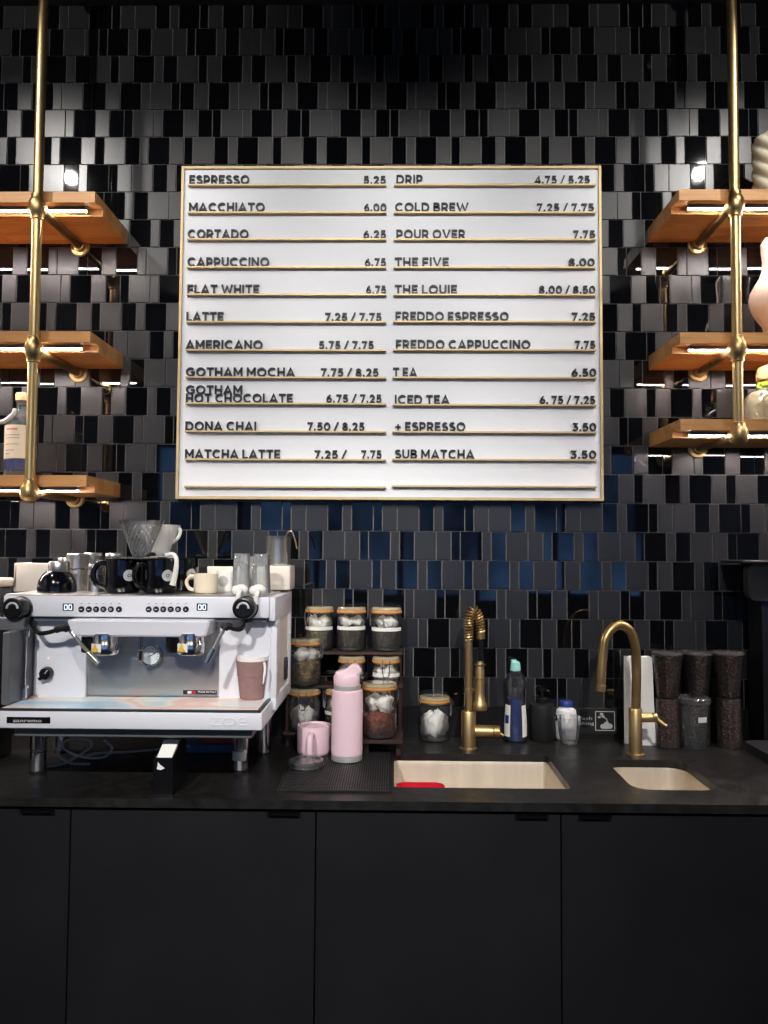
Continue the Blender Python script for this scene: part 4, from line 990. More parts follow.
# ------------------------------------------------------------------ jar rack and jars
def jar(label, cx, Y, r, zb, h, rz, fill, fillf, nsach, lab, tagname, group='clip-top glass jars on the rack', sz=1.0, lk=1.0):
    x = P(cx, 690, Y).x
    t = thing('clip_top_jar', label, 'jar', (x, Y, zb), group, 0)
    hb = h-.020
    bm = nb(); lathe(bm, [(0,.0015),(r*.82,.0),(r*.95,.003),(r,.010),(r,hb-.018),(r*.96,hb-.008),(r*.86,hb),(r*.86,hb+.004)], (x,Y,zb), 40); obj('glass_body', bm, 'glass', t)
    bm = nb(); lathe(bm, [(0,.002),(r*.80,.001),(r*.93,.004),(r*.88,.009),(0,.007)], (x,Y,zb), 32); obj('glass_bottom', bm, 'glass_thick', t)
    bm = nb(); lathe(bm, [(r*lk*.80,hb+.003),(r*lk*.98,hb+.003),(r*lk*1.0,hb+.006),(r*lk*.98,hb+.009),(r*lk*.80,hb+.009)], (x,Y,zb), 40); obj('gasket', bm, 'gasket', t)
    bm = nb(); lathe(bm, [(r*lk*.70,hb+.009),(r*lk*.97,hb+.009),(r*lk*.99,hb+.012),(r*lk*.95,hb+.017),(r*lk*.82,hb+.0195),(r*lk*.5,hb+.0185),(0,hb+.0175)], (x,Y,zb), 40); obj('lid', bm, 'lid_glass', t)
    d = Vector((math.cos(rz), math.sin(rz), 0)); n_ = Vector((-d.y, d.x, 0)); o = Vector((x,Y,zb))
    bm = nb(); ring = [o+Vector((r*1.01*math.cos(a), r*1.01*math.sin(a), hb+.001)) for a in [2*PI*k/28 for k in range(28)]]
    tube(bm, ring, .0013, 6, closed=True)
    w = .010
    for sgn in (-1, 1):
        tube(bm, [o+d*(r*1.02)+n_*w*sgn+Vector((0,0,hb+.012)), o+d*(r*1.09)+n_*w*sgn+Vector((0,0,hb-.004)), o+d*(r*1.08)+n_*w*sgn*.9+Vector((0,0,hb-.022)), o+d*(r*1.06)+n_*w*sgn*.6+Vector((0,0,hb-.034))], .0013, 6)
    tube(bm, [o+d*(r*1.06)+n_*w*.6+Vector((0,0,hb-.034)), o+d*(r*1.06)-n_*w*.6+Vector((0,0,hb-.034))], .0013, 6)
    obj('wire_clasp', bm, 'wire', t)
    if lab:
        bm = nb(); zl = lab; lathe(bm, [(r*1.004,h*zl-.005),(r*1.012,h*zl-.005),(r*1.012,h*zl+.005),(r*1.004,h*zl+.005)], (x,Y,zb), 24, a0=math.radians(200), arc=math.radians(140)); obj('label_band', bm, 'label', t, fixn=True)
    if fillf:
        bm = nb(); hf = h*fillf
        lathe(bm, [(0,.0095),(r*.86,.0095),(r*.94,.014),(r*.955,hf-.004),(r*.90,hf),(r*.45,hf+.005),(0,hf+.003)], (x,Y,zb), 28)
        for v in bm.verts:
            if v.co.z > zb+hf*.8: v.co.z += random.uniform(-.002,.002)
        tag(obj('loose_tea', bm, fill), 'loose tea leaves filling the lower part of the '+tagname, 'tea', 'loose teas in the jars', 'stuff')
    zf = zb + (h*fillf+.006 if fillf else .0095)
    for k in range(nsach):
        a = rz + 2.3 + 2*PI*k/max(nsach,1); rad = r*.42 if nsach > 1 else 0
        sr = r*(.44+.08*((k*7)%3)/2)*sz; hz = min(1.25, (zb+hb-.006-zf)/(2*sr)) 
        c0 = Vector((x+rad*math.cos(a), Y+rad*math.sin(a), zf+sr*hz))
        bm = nb(); ball(bm, c0, sr, (1.0,.72,hz), 3, rough=.16)
        for v in bm.verts:
            dz = (v.co.z-c0.z)/(sr*hz)
            if dz > .45: f = 1-.55*(dz-.45)/.55; v.co.x = c0.x+(v.co.x-c0.x)*f; v.co.y = c0.y+(v.co.y-c0.y)*f
            v.co.x += .004*math.sin(v.co.z*180+k); v.co.y += .003*math.sin(v.co.x*230+k)
            dx, dy = v.co.x-x, v.co.y-Y; dd = math.hypot(dx,dy)
            if dd > r*.93: v.co.x = x+dx/dd*r*.93; v.co.y = Y+dy/dd*r*.93
        tag(obj('paper_sachet', bm, 'paper', angle=60), 'crumpled white paper sachet in the '+tagname, 'sachet', 'sachets in the '+tagname)
    return t
random.seed(11)
ZB1, ZB2, ZB3 = ZC+.045, P(386, 684, -.10).z, P(351, 650, -.06).z
rx0, rx1 = P(284, 720, -.12).x, P(402.5, 720, -.12).x
rk = thing('jar_rack', 'dark walnut three-level rack holding clip-top jars beside the espresso machine', 'rack', ((rx0+rx1)/2, -.09, ZC))
for za, y0, y1, xa in ((ZB1, -.150, -.05, rx0), (ZB2, -.128, -.055, rx0), (ZB3, -.100, -.012, rx0)):
    bm = nb(); box(bm, xa, rx1, y0, y1, za-.008, za-.0003, .001, 1); obj('shelf_board', bm, 'rackwood', rk)
for xa in (rx0+.004, rx1-.012):
    for yy in (-.118, -.03):
        bm = nb(); box(bm, xa, xa+.010, yy, yy+.012, ZC, ZB3-.0085 if yy > -.1 else ZB2-.0085, .001, 1); obj('leg', bm, 'rackwood', rk)
t = thing('wooden_riser', 'small walnut riser under the reddish-tea jar in front of the rack', 'riser', (P(381,735,-.18).x, -.185, ZC))
ra, rb_ = P(362, 735, -.2).x, P(403, 735, -.2).x
bm = nb(); box(bm, ra, rb_, -.226, -.152, ZB1-.010, ZB1-.0003, .001, 1); obj('top', bm, 'rackwood', t)
for xa in (ra+.006, rb_-.018):
    bm = nb(); box(bm, xa, xa+.012, -.20, -.17, ZC, ZB1-.0103, .001, 1); obj('leg', bm, 'rackwood', t)
FR = -PI/2
hB = P(351, 606, -.055).z-ZB3
jar('left jar of the top row, with orange seal, white label band and greenish leaves', 319, -.046, 14.0*S(-.046), ZB3, hB, FR-.9, 'tea_green', .42, 2, .50, 'left jar of the top row')
jar('middle jar of the top row, with white label band over dark tea', 351, -.056, 14.6*S(-.056), ZB3, hB, FR+2.6, 'tea_dark', .48, 2, .52, 'middle jar of the top row')
jar('right jar of the top row, with two tall white sachets over dark tea', 386, -.056, 15.2*S(-.056), ZB3, hB, FR-1.6, 'tea_dark', .45, 2, .50, 'right jar of the top row')
hM = ZB3-.0105-ZB2
jar('middle-row jar behind the pink bottle, clasp to the front', 351.5, -.092, 13.6*S(-.092), ZB2, hM, FR, None, 0, 3, 0, 'middle-row jar behind the pink bottle', sz=1.1)
jar('middle-row jar above the reddish-tea jar, with wide white label, clasp to the front', 386, -.092, 14.0*S(-.092), ZB2, hM, FR, None, 0, 3, .36, 'middle-row jar with wide label', sz=1.0)
hU = P(306, 637.5, -.10).z-ZB2
jar('tall left jar on the middle level next to the machine, with tan leaves', 305, -.108, 15.9*S(-.108), ZB2, hU, FR+1.35, 'tea_tan', .46, 3, 0, 'tall left jar with tan leaves', lk=.92)
hL = ZB2-.0085-ZB1
jar('low left jar on the bottom board behind the pink mug, full of white sachets', 304.5, -.108, 16.2*S(-.108), ZB1, hL, FR, None, 0, 4, 0, 'low left jar behind the pink mug', sz=1.0)
jar('low jar half hidden between pink mug and pink bottle', 341, -.098, 16.0*S(-.10), ZB1, hL, FR-1.2, 'tea_green', .30, 2, .42, 'low jar behind the pink bottle', sz=1.0)
hR = P(380, 681.5, -.178).z-ZB1
jar('jar of reddish tea on the small riser, right of the pink bottle', 379.5, -.180, 17.2*S(-.18), ZB1, hR, FR+1.7, 'tea_red', .40, 2, 0, 'jar of reddish tea', sz=1.0)
q = Q(435, 743); rj = 15.5*S(q.y+.04); Yj = q.y+rj
jar('lone clip-top jar stuffed with white sachets beside the spring-neck tap', 434.5, Yj, rj, ZC, P(434, 695, Yj).z-ZC, FR+1.3, None, 0, 4, 0, 'lone jar beside the tap', None, 1.35)

# ------------------------------------------------------------------ pink bottle, pink mug, lid, mat
zmat = ZC+.004
a, b, c_, d_ = Q(275.5, 792), Q(391.5, 792), Q(391, 751.5), Q(300, 751.5)
mx0_, mx1_, my0, my1 = a.x, b.x, a.y, c_.y
t = thing('drip_mat', 'black ribbed rubber drip mat under the pink mug and bottle', 'mat', ((mx0_+mx1_)/2, (my0+my1)/2, ZC))
bm = nb(); box(bm, mx0_, mx1_, my0, my1, ZC, ZC+.0018, .0006, 1)
for sx in (0, 1): 
    xx = mx0_ if sx == 0 else mx1_-.005; box(bm, xx, xx+.005, my0, my1, ZC+.0005, ZC+.0048, .001, 1)
for yy in (my0, my1-.005): box(bm, mx0_+.005, mx1_-.005, yy, yy+.005, ZC+.0005, ZC+.0048, .001, 1)
obj('tray', bm, 'rubber', t)
bm = nb(); n = 44
for k in range(n):
    xx = mx0_+.008 + (mx1_-mx0_-.016)*k/(n-1); box(bm, xx-.0011, xx+.0011, my0+.006, my1-.006, ZC+.0015, ZC+.004)
for k in range(16):
    yy = my0+.012+(my1-my0-.024)*k/15; box(bm, mx0_+.006, mx1_-.006, yy-.0009, yy+.0009, ZC+.0015, ZC+.0032)
obj('ribs', bm, 'rib', t)
q = Q(347, 764, zmat); r = 15.4*S(q.y+.038); Y = q.y+r
t = thing('water_bottle', 'tall pale pink insulated bottle with spout lid on the black mat', 'bottle', (P(347,740,Y).x, Y, zmat+.0003))
z = lambda yy: P(347, yy, Y).z
x = P(347, 730, Y).x; zb = zmat+.0003
bm = nb(); lathe(bm, [(0,zb+.0165),(r,zb+.0165),(r,z(692.5)),(r*.97,z(690)),(r*.88,z(689)),(0,z(689))], (x,Y,0), 48); obj('body', bm, 'pink', t)
bm = nb(); lathe(bm, [(0,zb),(r*.93,zb),(r*.985,zb+.002),(r*.985,zb+.0164),(0,zb+.0164)], (x,Y,0), 48); obj('steel_base', bm, 'steel_pale', t)
bm = nb(); lathe(bm, [(0,z(689.3)),(r*.86,z(689.3)),(r*.86,z(684.5)),(0,z(684.5))], (x,Y,0), 48); obj('steel_neck', bm, 'steel_pale', t)
bm = nb(); rc = r*.84; xc = x-.002
lathe(bm, [(0,z(684.6)),(rc*.98,z(684.6)),(rc,z(684)),(rc,z(676.5)),(rc*.93,z(674.5)),(0,z(674))], (xc,Y,0), 40); cpn = obj('cap', bm, 'pinklight', t)
bm = nb()
pp = [P(a_, b_, Y) for a_, b_ in ((338,676),(334.5,673),(338,670.5),(345,669.5),(351,664.5),(356,663),(361,667),(362,672),(358,675),(358,678))]
prism(bm, [(p.x, p.z) for p in pp], Y-.016, Y+.016, 'Y'); bmesh.ops.bevel(bm, geom=list(bm.edges), offset=.0035, segments=3, affect='EDGES', clamp_overlap=True)
obj('spout', bm, 'pinklight', cpn)
q = Q(314, 757.5, zmat); r = 16.8*S(q.y+.042); Y = q.y+r; x = P(314, 740, Y).x; z = lambda yy: P(314, yy, Y).z
t = thing('travel_mug', 'short pale pink mug with handle in front, on the black mat', 'mug', (x, Y, zmat+.0003))
zb = zmat+.0003
bm = nb(); lathe(bm, [(0,zb),(r*.90,zb),(r*.96,zb+.003),(r,zb+.010),(r,z(727)),(r*.98,z(724.8)),(r*.93,z(724.8)),(r*.92,z(729)),(r*.9,zb+.01),(0,zb+.008)], (x,Y,0), 48); obj('body', bm, 'pink', t)
bm = nb(); lathe(bm, [(r*.3,z(727)),(r*.905,z(727)),(r*.905,z(725)),(r*.80,z(724.6)),(r*.78,z(726)),(0,z(726))], (x,Y,0), 48); obj('press_lid', bm, 'pinklight', t, fixn=True)
bm = nb(); xh = P(311.5, 740, Y-r).x
tube(bm, spline([(xh,Y-r*.97,z(731)), (xh-.001,Y-r-.022,z(731.5)), (xh-.001,Y-r-.030,z(738)), (xh-.001,Y-r-.028,z(747)), (xh,Y-r-.016,z(753)), (xh,Y-r*.97,z(754))], 6), .0085, 14); obj('handle', bm, 'pink', t)
q = Q(306, 771, zmat); r = 17.6*S(q.y+.045); Y = q.y+r; x = P(306, 764, Y).x
t = thing('cup_lid', 'clear round plastic lid lying on the mat in front of the pink mug', 'lid', (x, Y, zmat+.0003))
bm = nb(); zb = zmat+.0003
lathe(bm, [(r*.80,zb),(r*.90,zb),(r*.90,zb+.008),(r,zb+.009),(r,zb+.014),(r*.92,zb+.0155),(r*.80,zb+.0155),(r*.78,zb+.012),(r*.80,zb)], (x,Y,0), 48); obj('rim', bm, 'plastic_clear', t, fixn=True)
bm = nb(); lathe(bm, [(0,zb+.010),(r*.785,zb+.010),(r*.785,zb+.012),(0,zb+.012)], (x,Y,0), 40); obj('disc', bm, 'plastic_clear', t)
bm = nb(); lathe(bm, [(r*.93,zb+.0005),(r*1.0,zb+.0012),(r*1.0,zb+.004),(r*.93,zb+.0045)], (x,Y,0), 48); obj('seal_ring', bm, 'plastic_clear', t, fixn=True)

# ------------------------------------------------------------------ spring-neck tap
q = Q(468.5, 751); rf = 9*S(q.y+.02); Y = q.y+rf; x = P(468.7, 740, Y).x; z = lambda yy: P(468.7, yy, Y).z
s = S(Y)
t = thing('kitchen_tap', 'tall brass spring-neck tap with pull-down spray behind the large sink', 'tap', (x, Y, ZC+.0003))
zb = ZC+.0003
bm = nb(); lathe(bm, [(0,zb),(rf,zb),(rf,zb+.003),(rf*.9,zb+.005),(7.2*s,zb+.0055),(7.2*s,z(711.5)),(6.8*s,z(710.8)),(0,z(710.8))], (x,Y,0), 36); obj('body', bm, 'brass_bright', t)
bm = nb(); cyl(bm, (x,Y,z(711)), (x,Y,z(640)), 3.9*s, seg=28); lathe(bm, [(3.9*s,z(692.2)),(4.7*s,z(692)),(4.7*s,z(688)),(3.9*s,z(687.8))], (x,Y,0), 28); obj('column', bm, 'brass_bright', t)
arcp = [(468.7,641),(468.8,628),(469.6,617),(472.5,610),(476,611.5),(479.3,619),(480.6,629),(481,633)]
sp_ = spline([P(a_, b_, Y) for a_, b_ in arcp], 10)
bm = nb(); tube(bm, sp_, 2.6*s, 14); obj('hose', bm, 'black', t)
# helical spring around the hose
bm = nb(); L = [0]
for p, q_ in zip(sp_, sp_[1:]): L.append(L[-1]+(q_-p).length)
turns = 21; hp = []
for k in range(turns*14+1):
    f = k/(turns*14)*L[-1]; i = max(j for j in range(len(L)) if L[j] <= f+1e-9); i = min(i, len(sp_)-2)
    u = (f-L[i])/(L[i+1]-L[i]); p = sp_[i].lerp(sp_[i+1], u); tg = (sp_[i+1]-sp_[i]).normalized()
    n1 = Vector((0,1,0)); n2 = tg.cross(n1); a = 2*PI*turns*k/(turns*14)
    hp.append(p + (n1*math.cos(a)+n2*math.sin(a))*4.0*s)
tube(bm, hp, 1.0*s, 7); obj('spring', bm, 'brass', t)
xe = P(480.8, 636, Y).x
bm = nb(); cyl(bm, (xe,Y,z(639)), (xe,Y,z(632)), 4.2*s, 3.9*s, 24, bev=.001); obj('spring_end', bm, 'brass', t)
bm = nb(); cyl(bm, (xe+.001,Y,z(662)), (xe,Y,z(638)), 2.6*s, seg=18); obj('hose_drop', bm, 'black', t)
xs_ = P(480.2, 680, Y-.012).x; ys_ = Y-.008
bm = nb(); lathe(bm, [(0,z(709)),(6.6*s,z(709)),(6.8*s,z(708)),(6.8*s,z(703)),(5.2*s,z(700.5)),(4.6*s,z(690)),(4.4*s,z(670)),(3.0*s,z(661)),(0,z(660.5))], (xs_,ys_,0), 30); obj('spray_head', bm, 'brass_bright', t)
bm = nb(); box(bm, xs_+4.0*s, xs_+5.6*s, ys_-.004, ys_+.004, z(702), z(683), .001, 1); obj('spray_button', bm, 'black', t)
bm = nb(); 
for yy in (664, 678):
    tube(bm, [(xs_+5.2*s*math.cos(a_), ys_+5.2*s*math.sin(a_), z(yy)) for a_ in [2*PI*k/20 for k in range(20)]], .0016, 6, closed=True)
tube(bm, [(x+3.6*s,Y,z(690)), (xs_-4.6*s,ys_,z(690))], .004, 10); obj('docking_arm', bm, 'brass', t)
bm = nb(); a_ = Vector((x+6*s, Y, z(731))); cyl(bm, a_, a_+Vector((18*s,-.004,0)), 6.2*s, 6.0*s, 28, bev=.001); lv = obj('mixer_barrel', bm, 'brass_bright', t)
bm = nb(); cyl(bm, a_+Vector((18*s,-.004,0)), a_+Vector((24.5*s,-.005,0)), 6.3*s, 5.8*s, 28, bev=.0015); tube(bm, [a_+Vector((24*s,-.006,-.004)), a_+Vector((28*s,-.010,-.010))], .0035, 10); obj('lever', bm, 'brass', lv)

# ------------------------------------------------------------------ dish soap, soap jar, white bottle, plastic cup
q = Q(515.5, 743); r = 11*S(q.y+.025); Y = q.y+r; x = P(515.5, 710, Y).x; z = lambda yy: P(515.5, yy, Y).z; s = S(Y)
t = thing('dish_soap_bottle', 'clear dish soap bottle with blue liquid and pale teal cap', 'bottle', (x, Y, ZC+.0003))
zb = ZC+.0003
bm = nb(); lathe(bm, [(0,zb+.001),(r*.9,zb),(r,zb+.004),(r,z(725)),(r*.92,z(710)),(r*.86,z(700)),(r*.80,z(692)),(r*.95,z(687)),(r*.92,z(680)),(r*.7,z(674)),(5.0*s,z(670)),(4.6*s,z(668))], (x,Y,0), 36); obj('bottle_wall', bm, 'glass', t)
bm = nb(); lathe(bm, [(0,zb+.003),(r*.88,zb+.002),(r*.965,zb+.006),(r*.965,z(725)),(r*.885,z(710)),(r*.83,z(701)),(r*.78,z(698)),(0,z(698))], (x,Y,0), 36); obj('liquid', bm, 'soap_blue', t)
for a0_ in (168, 298):
    bm = nb(); lathe(bm, [(r*1.006,z(735)),(r*1.012,z(735)),(r*1.012,z(724)),(r*.935,z(710)),(r*.90,z(704)),(r*.885,z(704)),(r*1.006,z(724))], (x,Y,0), 10, a0=math.radians(a0_), arc=math.radians(64)); obj('wrap_label', bm, 'label', t, fixn=True)
bm = nb(); lathe(bm, [(r*1.013,z(722)),(r*1.019,z(722)),(r*.985,z(714)),(r*.975,z(714))], (x,Y,0), 6, a0=math.radians(195), arc=math.radians(30)); obj('label_print', bm, 'capblue', t, fixn=True)
bm = nb(); lathe(bm, [(0,z(670.5)),(5.1*s,z(670.5)),(5.1*s,z(666)),(4.8*s,z(665.6)),(0,z(665.6))], (x,Y,0), 28); lathe(bm, [(0,z(665.7)),(4.9*s,z(665.7)),(4.6*s,z(662.6)),(3*s,z(661.2)),(0,z(661))], (x,Y,0), 28)
box(bm, x-4.2*s, x+1.0*s, Y-.006, Y+.006, z(663.2), z(659.8), .0015, 2)
cp_ = obj('cap', bm, 'teal', t)
q = Q(542, 742.5); r = 12*S(q.y+.03); Y = q.y+r; x = P(542, 710, Y).x; z = lambda yy: P(542, yy, Y).z; s = S(Y)
t = thing('soap_dispenser', 'matt black soap dispenser jar with black pump', 'soap dispenser', (x, Y, ZC+.0003))
bm = nb(); lathe(bm, [(0,zb),(r*.94,zb),(r,zb+.004),(r,z(706)),(r*.96,z(703.8)),(r*.6,z(702.6)),(0,z(702.4))], (x,Y,0), 40); obj('jar_body', bm, 'black_matt', t)
bm = nb(); lathe(bm, [(0,z(702.6)),(6*s,z(702.6)),(6*s,z(698)),(5.5*s,z(697.4)),(2*s,z(697)),(2*s,z(692)),(4*s,z(691.6)),(4.2*s,z(688)),(0,z(687))], (x,Y,0), 28); tube(bm, [(x,Y,z(689.6)), (x+.008,Y-.010,z(689.4)), (x+.018,Y-.022,z(690.4))], .0035, 10); obj('pump', bm, 'black', t)
q = Q(566, 742.5); r = 10.3*S(q.y+.025); Y = q.y+r+.012; x = P(566, 720, Y).x; z = lambda yy: P(566, yy, Y).z; s = S(Y)
t = thing('white_bottle', 'white plastic bottle with blue screw cap behind the clear cup', 'bottle', (x, Y, ZC+.0003))
bm = nb(); lathe(bm, [(0,zb),(r*.9,zb),(r,zb+.004),(r,z(714)),(r*.93,z(709.5)),(6.2*s,z(707)),(6.0*s,z(705.5)),(0,z(705.5))], (x,Y,0), 36); obj('bottle_body', bm, 'whiteplastic', t)
bm = nb(); lathe(bm, [(0,z(706)),(6.9*s,z(706)),(6.9*s,z(701.6)),(6.3*s,z(700.6)),(0,z(700.4))], (x,Y,0), 30); obj('screw_cap', bm, 'capblue', t)
bm = nb(); lathe(bm, [(r*1.004,z(720)),(r*1.012,z(720)),(r*1.012,z(714.5)),(r*1.004,z(714.5))], (x,Y,0), 8, a0=math.radians(185), arc=math.radians(42)); obj('printed_band', bm, 'black', t, fixn=True)
rw = r; Yw = Y
q = Q(568.5, 745.8); Y = min(q.y+.022, Yw-rw-.0305); s = S(Y); x = P(569, 730, Y).x; z = lambda yy: P(569, yy, Y).z
t = thing('plastic_cup', 'small clear ribbed plastic cup standing in front of the white bottle', 'cup', (x, Y, ZC+.0003))
rt, rb_ = 11.8*s, 8.2*s
bm = nb(); n = 48
prof = [(0,zb+.001,0),(rb_*.94,zb,0),(rb_,zb+.003,.3),(rb_+(rt-rb_)*.25,zb+.02,1),(rb_+(rt-rb_)*.8,z(723),1),(rt*.97,z(719.5),0),(rt,z(716.5),0),(rt*.96,z(716.5),0)]
rings = []
for r_, zz_, fl in prof:
    if r_ == 0: rings.append([bm.verts.new((x,Y,zz_))]); continue
    rings.append([bm.verts.new((x+r_*(1+.03*fl*math.cos(12*2*PI*k/n))*math.cos(2*PI*k/n), Y+r_*(1+.03*fl*math.cos(12*2*PI*k/n))*math.sin(2*PI*k/n), zz_)) for k in range(n)])
for A, B in zip(rings, rings[1:]):
    for k in range(n):
        j = (k+1) % n
        bm.faces.new((A[0],B[j],B[k]) if len(A) == 1 else (A[k],A[j],B[j],B[k]))
obj('ribbed_wall', bm, 'plastic_clear', t)
bm = nb(); lathe(bm, [(rb_*.2,zb+.002),(rb_*.86,zb+.002),(rb_*.86,zb+.005),(rb_*.2,zb+.005)], (x,Y,0), 24); obj('thick_bottom', bm, 'plastic_clear', t, fixn=True)

# ------------------------------------------------------------------ hand-washing sticker on the upstand
YS = -.0068
t = thing('wall_sticker', 'black sticker with white hand-washing pictogram and small text on the upstand', 'sticker', (P(585,724,YS).x, YS, P(585,733,YS).z))
bm = nb(); pbox(bm, 550, 617, 709, 733.5, YS, -.0061); obj('backing', bm, 'black_matt', t)
bm = nb(); s = S(YS); g = lambda a_, b_: P(a_, b_, YS)
for (a_, b_, c2, d2) in ((595.5,614.5,711.2,712.0),(595.5,614.5,730.0,730.8),(595.2,596.0,712.0,730.0),(614.2,615.0,712.0,730.0)): pbox(bm, a_, b_, c2, d2, YS-.0005, YS)
for cx, cy, w, hgt in ((601.5,714.3,1.9,1.5),(599.3,717.2,1.6,1.1),(603,716.6,1.7,1.1),(606.5,726,4.8,3.0),(602.8,726.4,2.6,2.4),(610.2,726.2,2.4,2.6),(606.5,723.5,2.4,1.9)):
    c0 = g(cx, cy); ball(bm, (c0.x, YS-.0002, c0.z), s, (w,.0004/s,hgt), 2)
tube(bm, [g(604,717.5)+Vector((0,-.0003,0)), g(606.5,719)+Vector((0,-.0003,0)), g(607.3,722)+Vector((0,-.0003,0))], .0016, 6)
obj('pictogram', bm, 'signgrey', t)
bm = nb(); add_text(bm, 'Please Wash', P(552.5,718,YS).x, P(592,718,YS).x, g(570,719.6).z, .0085, YS-.0004, .0008, offset=.0); add_text(bm, 'Hand Washing', P(552,724,YS).x, P(594,724,YS).x, g(570,724.6).z, .0085, YS-.0004, .0008, offset=.0)
obj('sticker_text', bm, 'signgrey', t)

# ------------------------------------------------------------------ gooseneck tap, white folder, bean cups
q = Q(635.5, 757); rf = 9*S(q.y+.02); Y = q.y+rf; s = S(Y); x = P(635.5, 740, Y).x; z = lambda yy: P(635.5, yy, Y).z
t = thing('gooseneck_tap', 'brass gooseneck tap with side lever behind the small sink', 'tap', (x, Y, zb))
bm = nb(); lathe(bm, [(0,zb),(rf,zb),(rf,zb+.003),(rf*.88,zb+.005),(6.4*s,zb+.0055),(6.4*s,z(709)),(5.9*s,z(708.2)),(0,z(708.2))], (x,Y,0), 36); obj('body', bm, 'brass_bright', t)
gp = [(635.9,709),(636.2,690),(636.4,665),(635.2,646),(630.6,632),(622,625.2),(613,627.6),(605.5,638),(602.6,655),(601.4,672),(600.6,690)]
yo = [0,0,0,-.003,-.008,-.016,-.024,-.030,-.034,-.036,-.037]
bm = nb(); tube(bm, spline([P(a_, b_, Y+o) for (a_, b_), o in zip(gp, yo)], 8), 4.5*s, 24); obj('neck', bm, 'brass', t)
e1 = P(600.5, 691, Y-.037); e0 = P(600.9, 684.5, Y-.0368); bm = nb(); cyl(bm, e0, e1, 4.8*s, seg=26, bev=.0008); obj('aerator', bm, 'brass_bright', t)
bm = nb(); a_ = Vector((x+5.5*s, Y, z(717.5))); cyl(bm, a_, a_+Vector((11*s,-.002,.001)), 4.6*s, 4.6*s, 26, bev=.001); b_ = a_+Vector((11*s,-.002,.001)); cyl(bm, b_, b_+Vector((4.5*s,-.001,0)), 4.8*s, 4.2*s, 26, bev=.0012); hb_ = obj('lever_barrel', bm, 'brass_bright', t)
bm = nb(); tube(bm, [b_+Vector((3*s,-.004,-.002)), b_+Vector((7.5*s,-.014,-.011)), b_+Vector((11.5*s,-.02,-.018))], [.0048,.004,.0036], 12); obj('lever', bm, 'brass', hb_)
# white folder standing against the wall
Yf = -.075
t = thing('white_folder', 'white cardboard folder standing upright behind the gooseneck tap', 'folder', (P(643,748,Yf).x, Yf, ZC+.0003))
bm = nb(); xa, xb, xc = P(626.5,700,Yf).x, P(634,700,Yf).x, P(654,700,Yf).x; zt_ = P(640, 657, Yf).z
prism(bm, [(xa,Yf+.020),(xb+.001,Yf+.012),(xb+.001,Yf+.016),(xa,Yf+.024)], zb, zt_, 'Z'); obj('cover', bm, 'paper', t)
bm = nb(); prism(bm, [(xb+.004,Yf),(xc+.004,Yf),(xc+.004,Yf+.034),(xb+.004,Yf+.034)], zb, zt_-.001, 'Z')
for v in bm.verts:
    if v.co.z > zb+.1: v.co.x -= .008
obj('block', bm, 'paper', t)
def bean_stack(cx, Y, upper, lower, g):
    s = S(Y); x = P(cx, 700, Y).x; z = lambda yy: P(cx, yy, Y).z
    zr, rt, rm, rb2 = z(697), 15.2*s, 10.7*s, 12.0*s
    # lower cup stands on its lid
    t = thing('bean_cup', lower, 'cup of beans', (x, Y, zb), g)
    bm = nb(); lathe(bm, [(rb2*.8,zb),(rb2*1.04,zb),(rb2*1.04,zb+.006),(rb2,zb+.008),(rm*1.08,zr-.004),(rm,zr-.0005),(0,zr-.0005)], (x,Y,0), 36); obj('cup_wall', bm, 'plastic_bean', t)
    bm = nb(); lathe(bm, [(0,zb+.002),(rb2*.9,zb+.002),(rb2*.97,zb+.008),(rm*1.03,zr-.005),(rm*.9,zr-.003),(0,zr-.003)], (x,Y,0), 36); tag(obj('coffee_beans', bm, 'beans'), 'dark coffee beans filling the '+lower.split(',')[0], 'coffee beans', 'coffee beans in the cups', 'stuff')
    t = thing('bean_cup', upper, 'cup of beans', (x, Y, zr), g)
    zt2 = z(652.5)
    bm = nb(); lathe(bm, [(0,zr),(rm*.95,zr),(rm,zr+.004),(rm*1.02,zr+.02),(rt*.97,zt2-.006),(rt*.97,zt2)], (x,Y,0), 36); obj('cup_wall', bm, 'plastic_bean', t)
    bm = nb(); lathe(bm, [(0,zt2+.007),(rt*.6,zt2+.007),(rt*.9,zt2+.005),(rt*1.02,zt2+.003),(rt*1.03,zt2-.003),(rt*.98,zt2-.003)][::-1], (x,Y,0), 36); obj('lid', bm, 'plastic_clear', t)
    bm = nb(); lathe(bm, [(0,zr+.003),(rm*.9,zr+.003),(rm*.97,zr+.006),(rm*.99,zr+.02),(rt*.94,zt2-.006),(rt*.9,zt2-.003),(0,zt2-.002)], (x,Y,0), 36); tag(obj('coffee_beans', bm, 'beans'), 'dark coffee beans filling the '+upper.split(',')[0], 'coffee beans', 'coffee beans in the cups', 'stuff')
GB = 'clear cups of coffee beans stacked by the small sink'
bean_stack(667.5, -.078, 'upper cup of the left bean stack, wide rim up, next to the white folder', 'lower cup of the left bean stack, upside down on the worktop', GB)
bean_stack(697.5, -.050, 'upper cup of the middle bean stack, above the empty deli cup', 'lower cup of the middle bean stack, hidden behind the empty deli cup', GB)
bean_stack(728.5, -.078, 'upper cup of the right bean stack, nearest the black dispenser', 'lower cup of the right bean stack, nearest the black dispenser base', GB)
q = Q(694, 750.5); Y = q.y+.03; s = S(Y); x = P(693.5, 720, Y).x; z = lambda yy: P(693.5, yy, Y).z
t = thing('deli_cup', 'empty clear deli cup with lid and small white label in front of the bean cups', 'cup', (x, Y, zb))
rt, rb_ = 15.0*s, 11.5*s
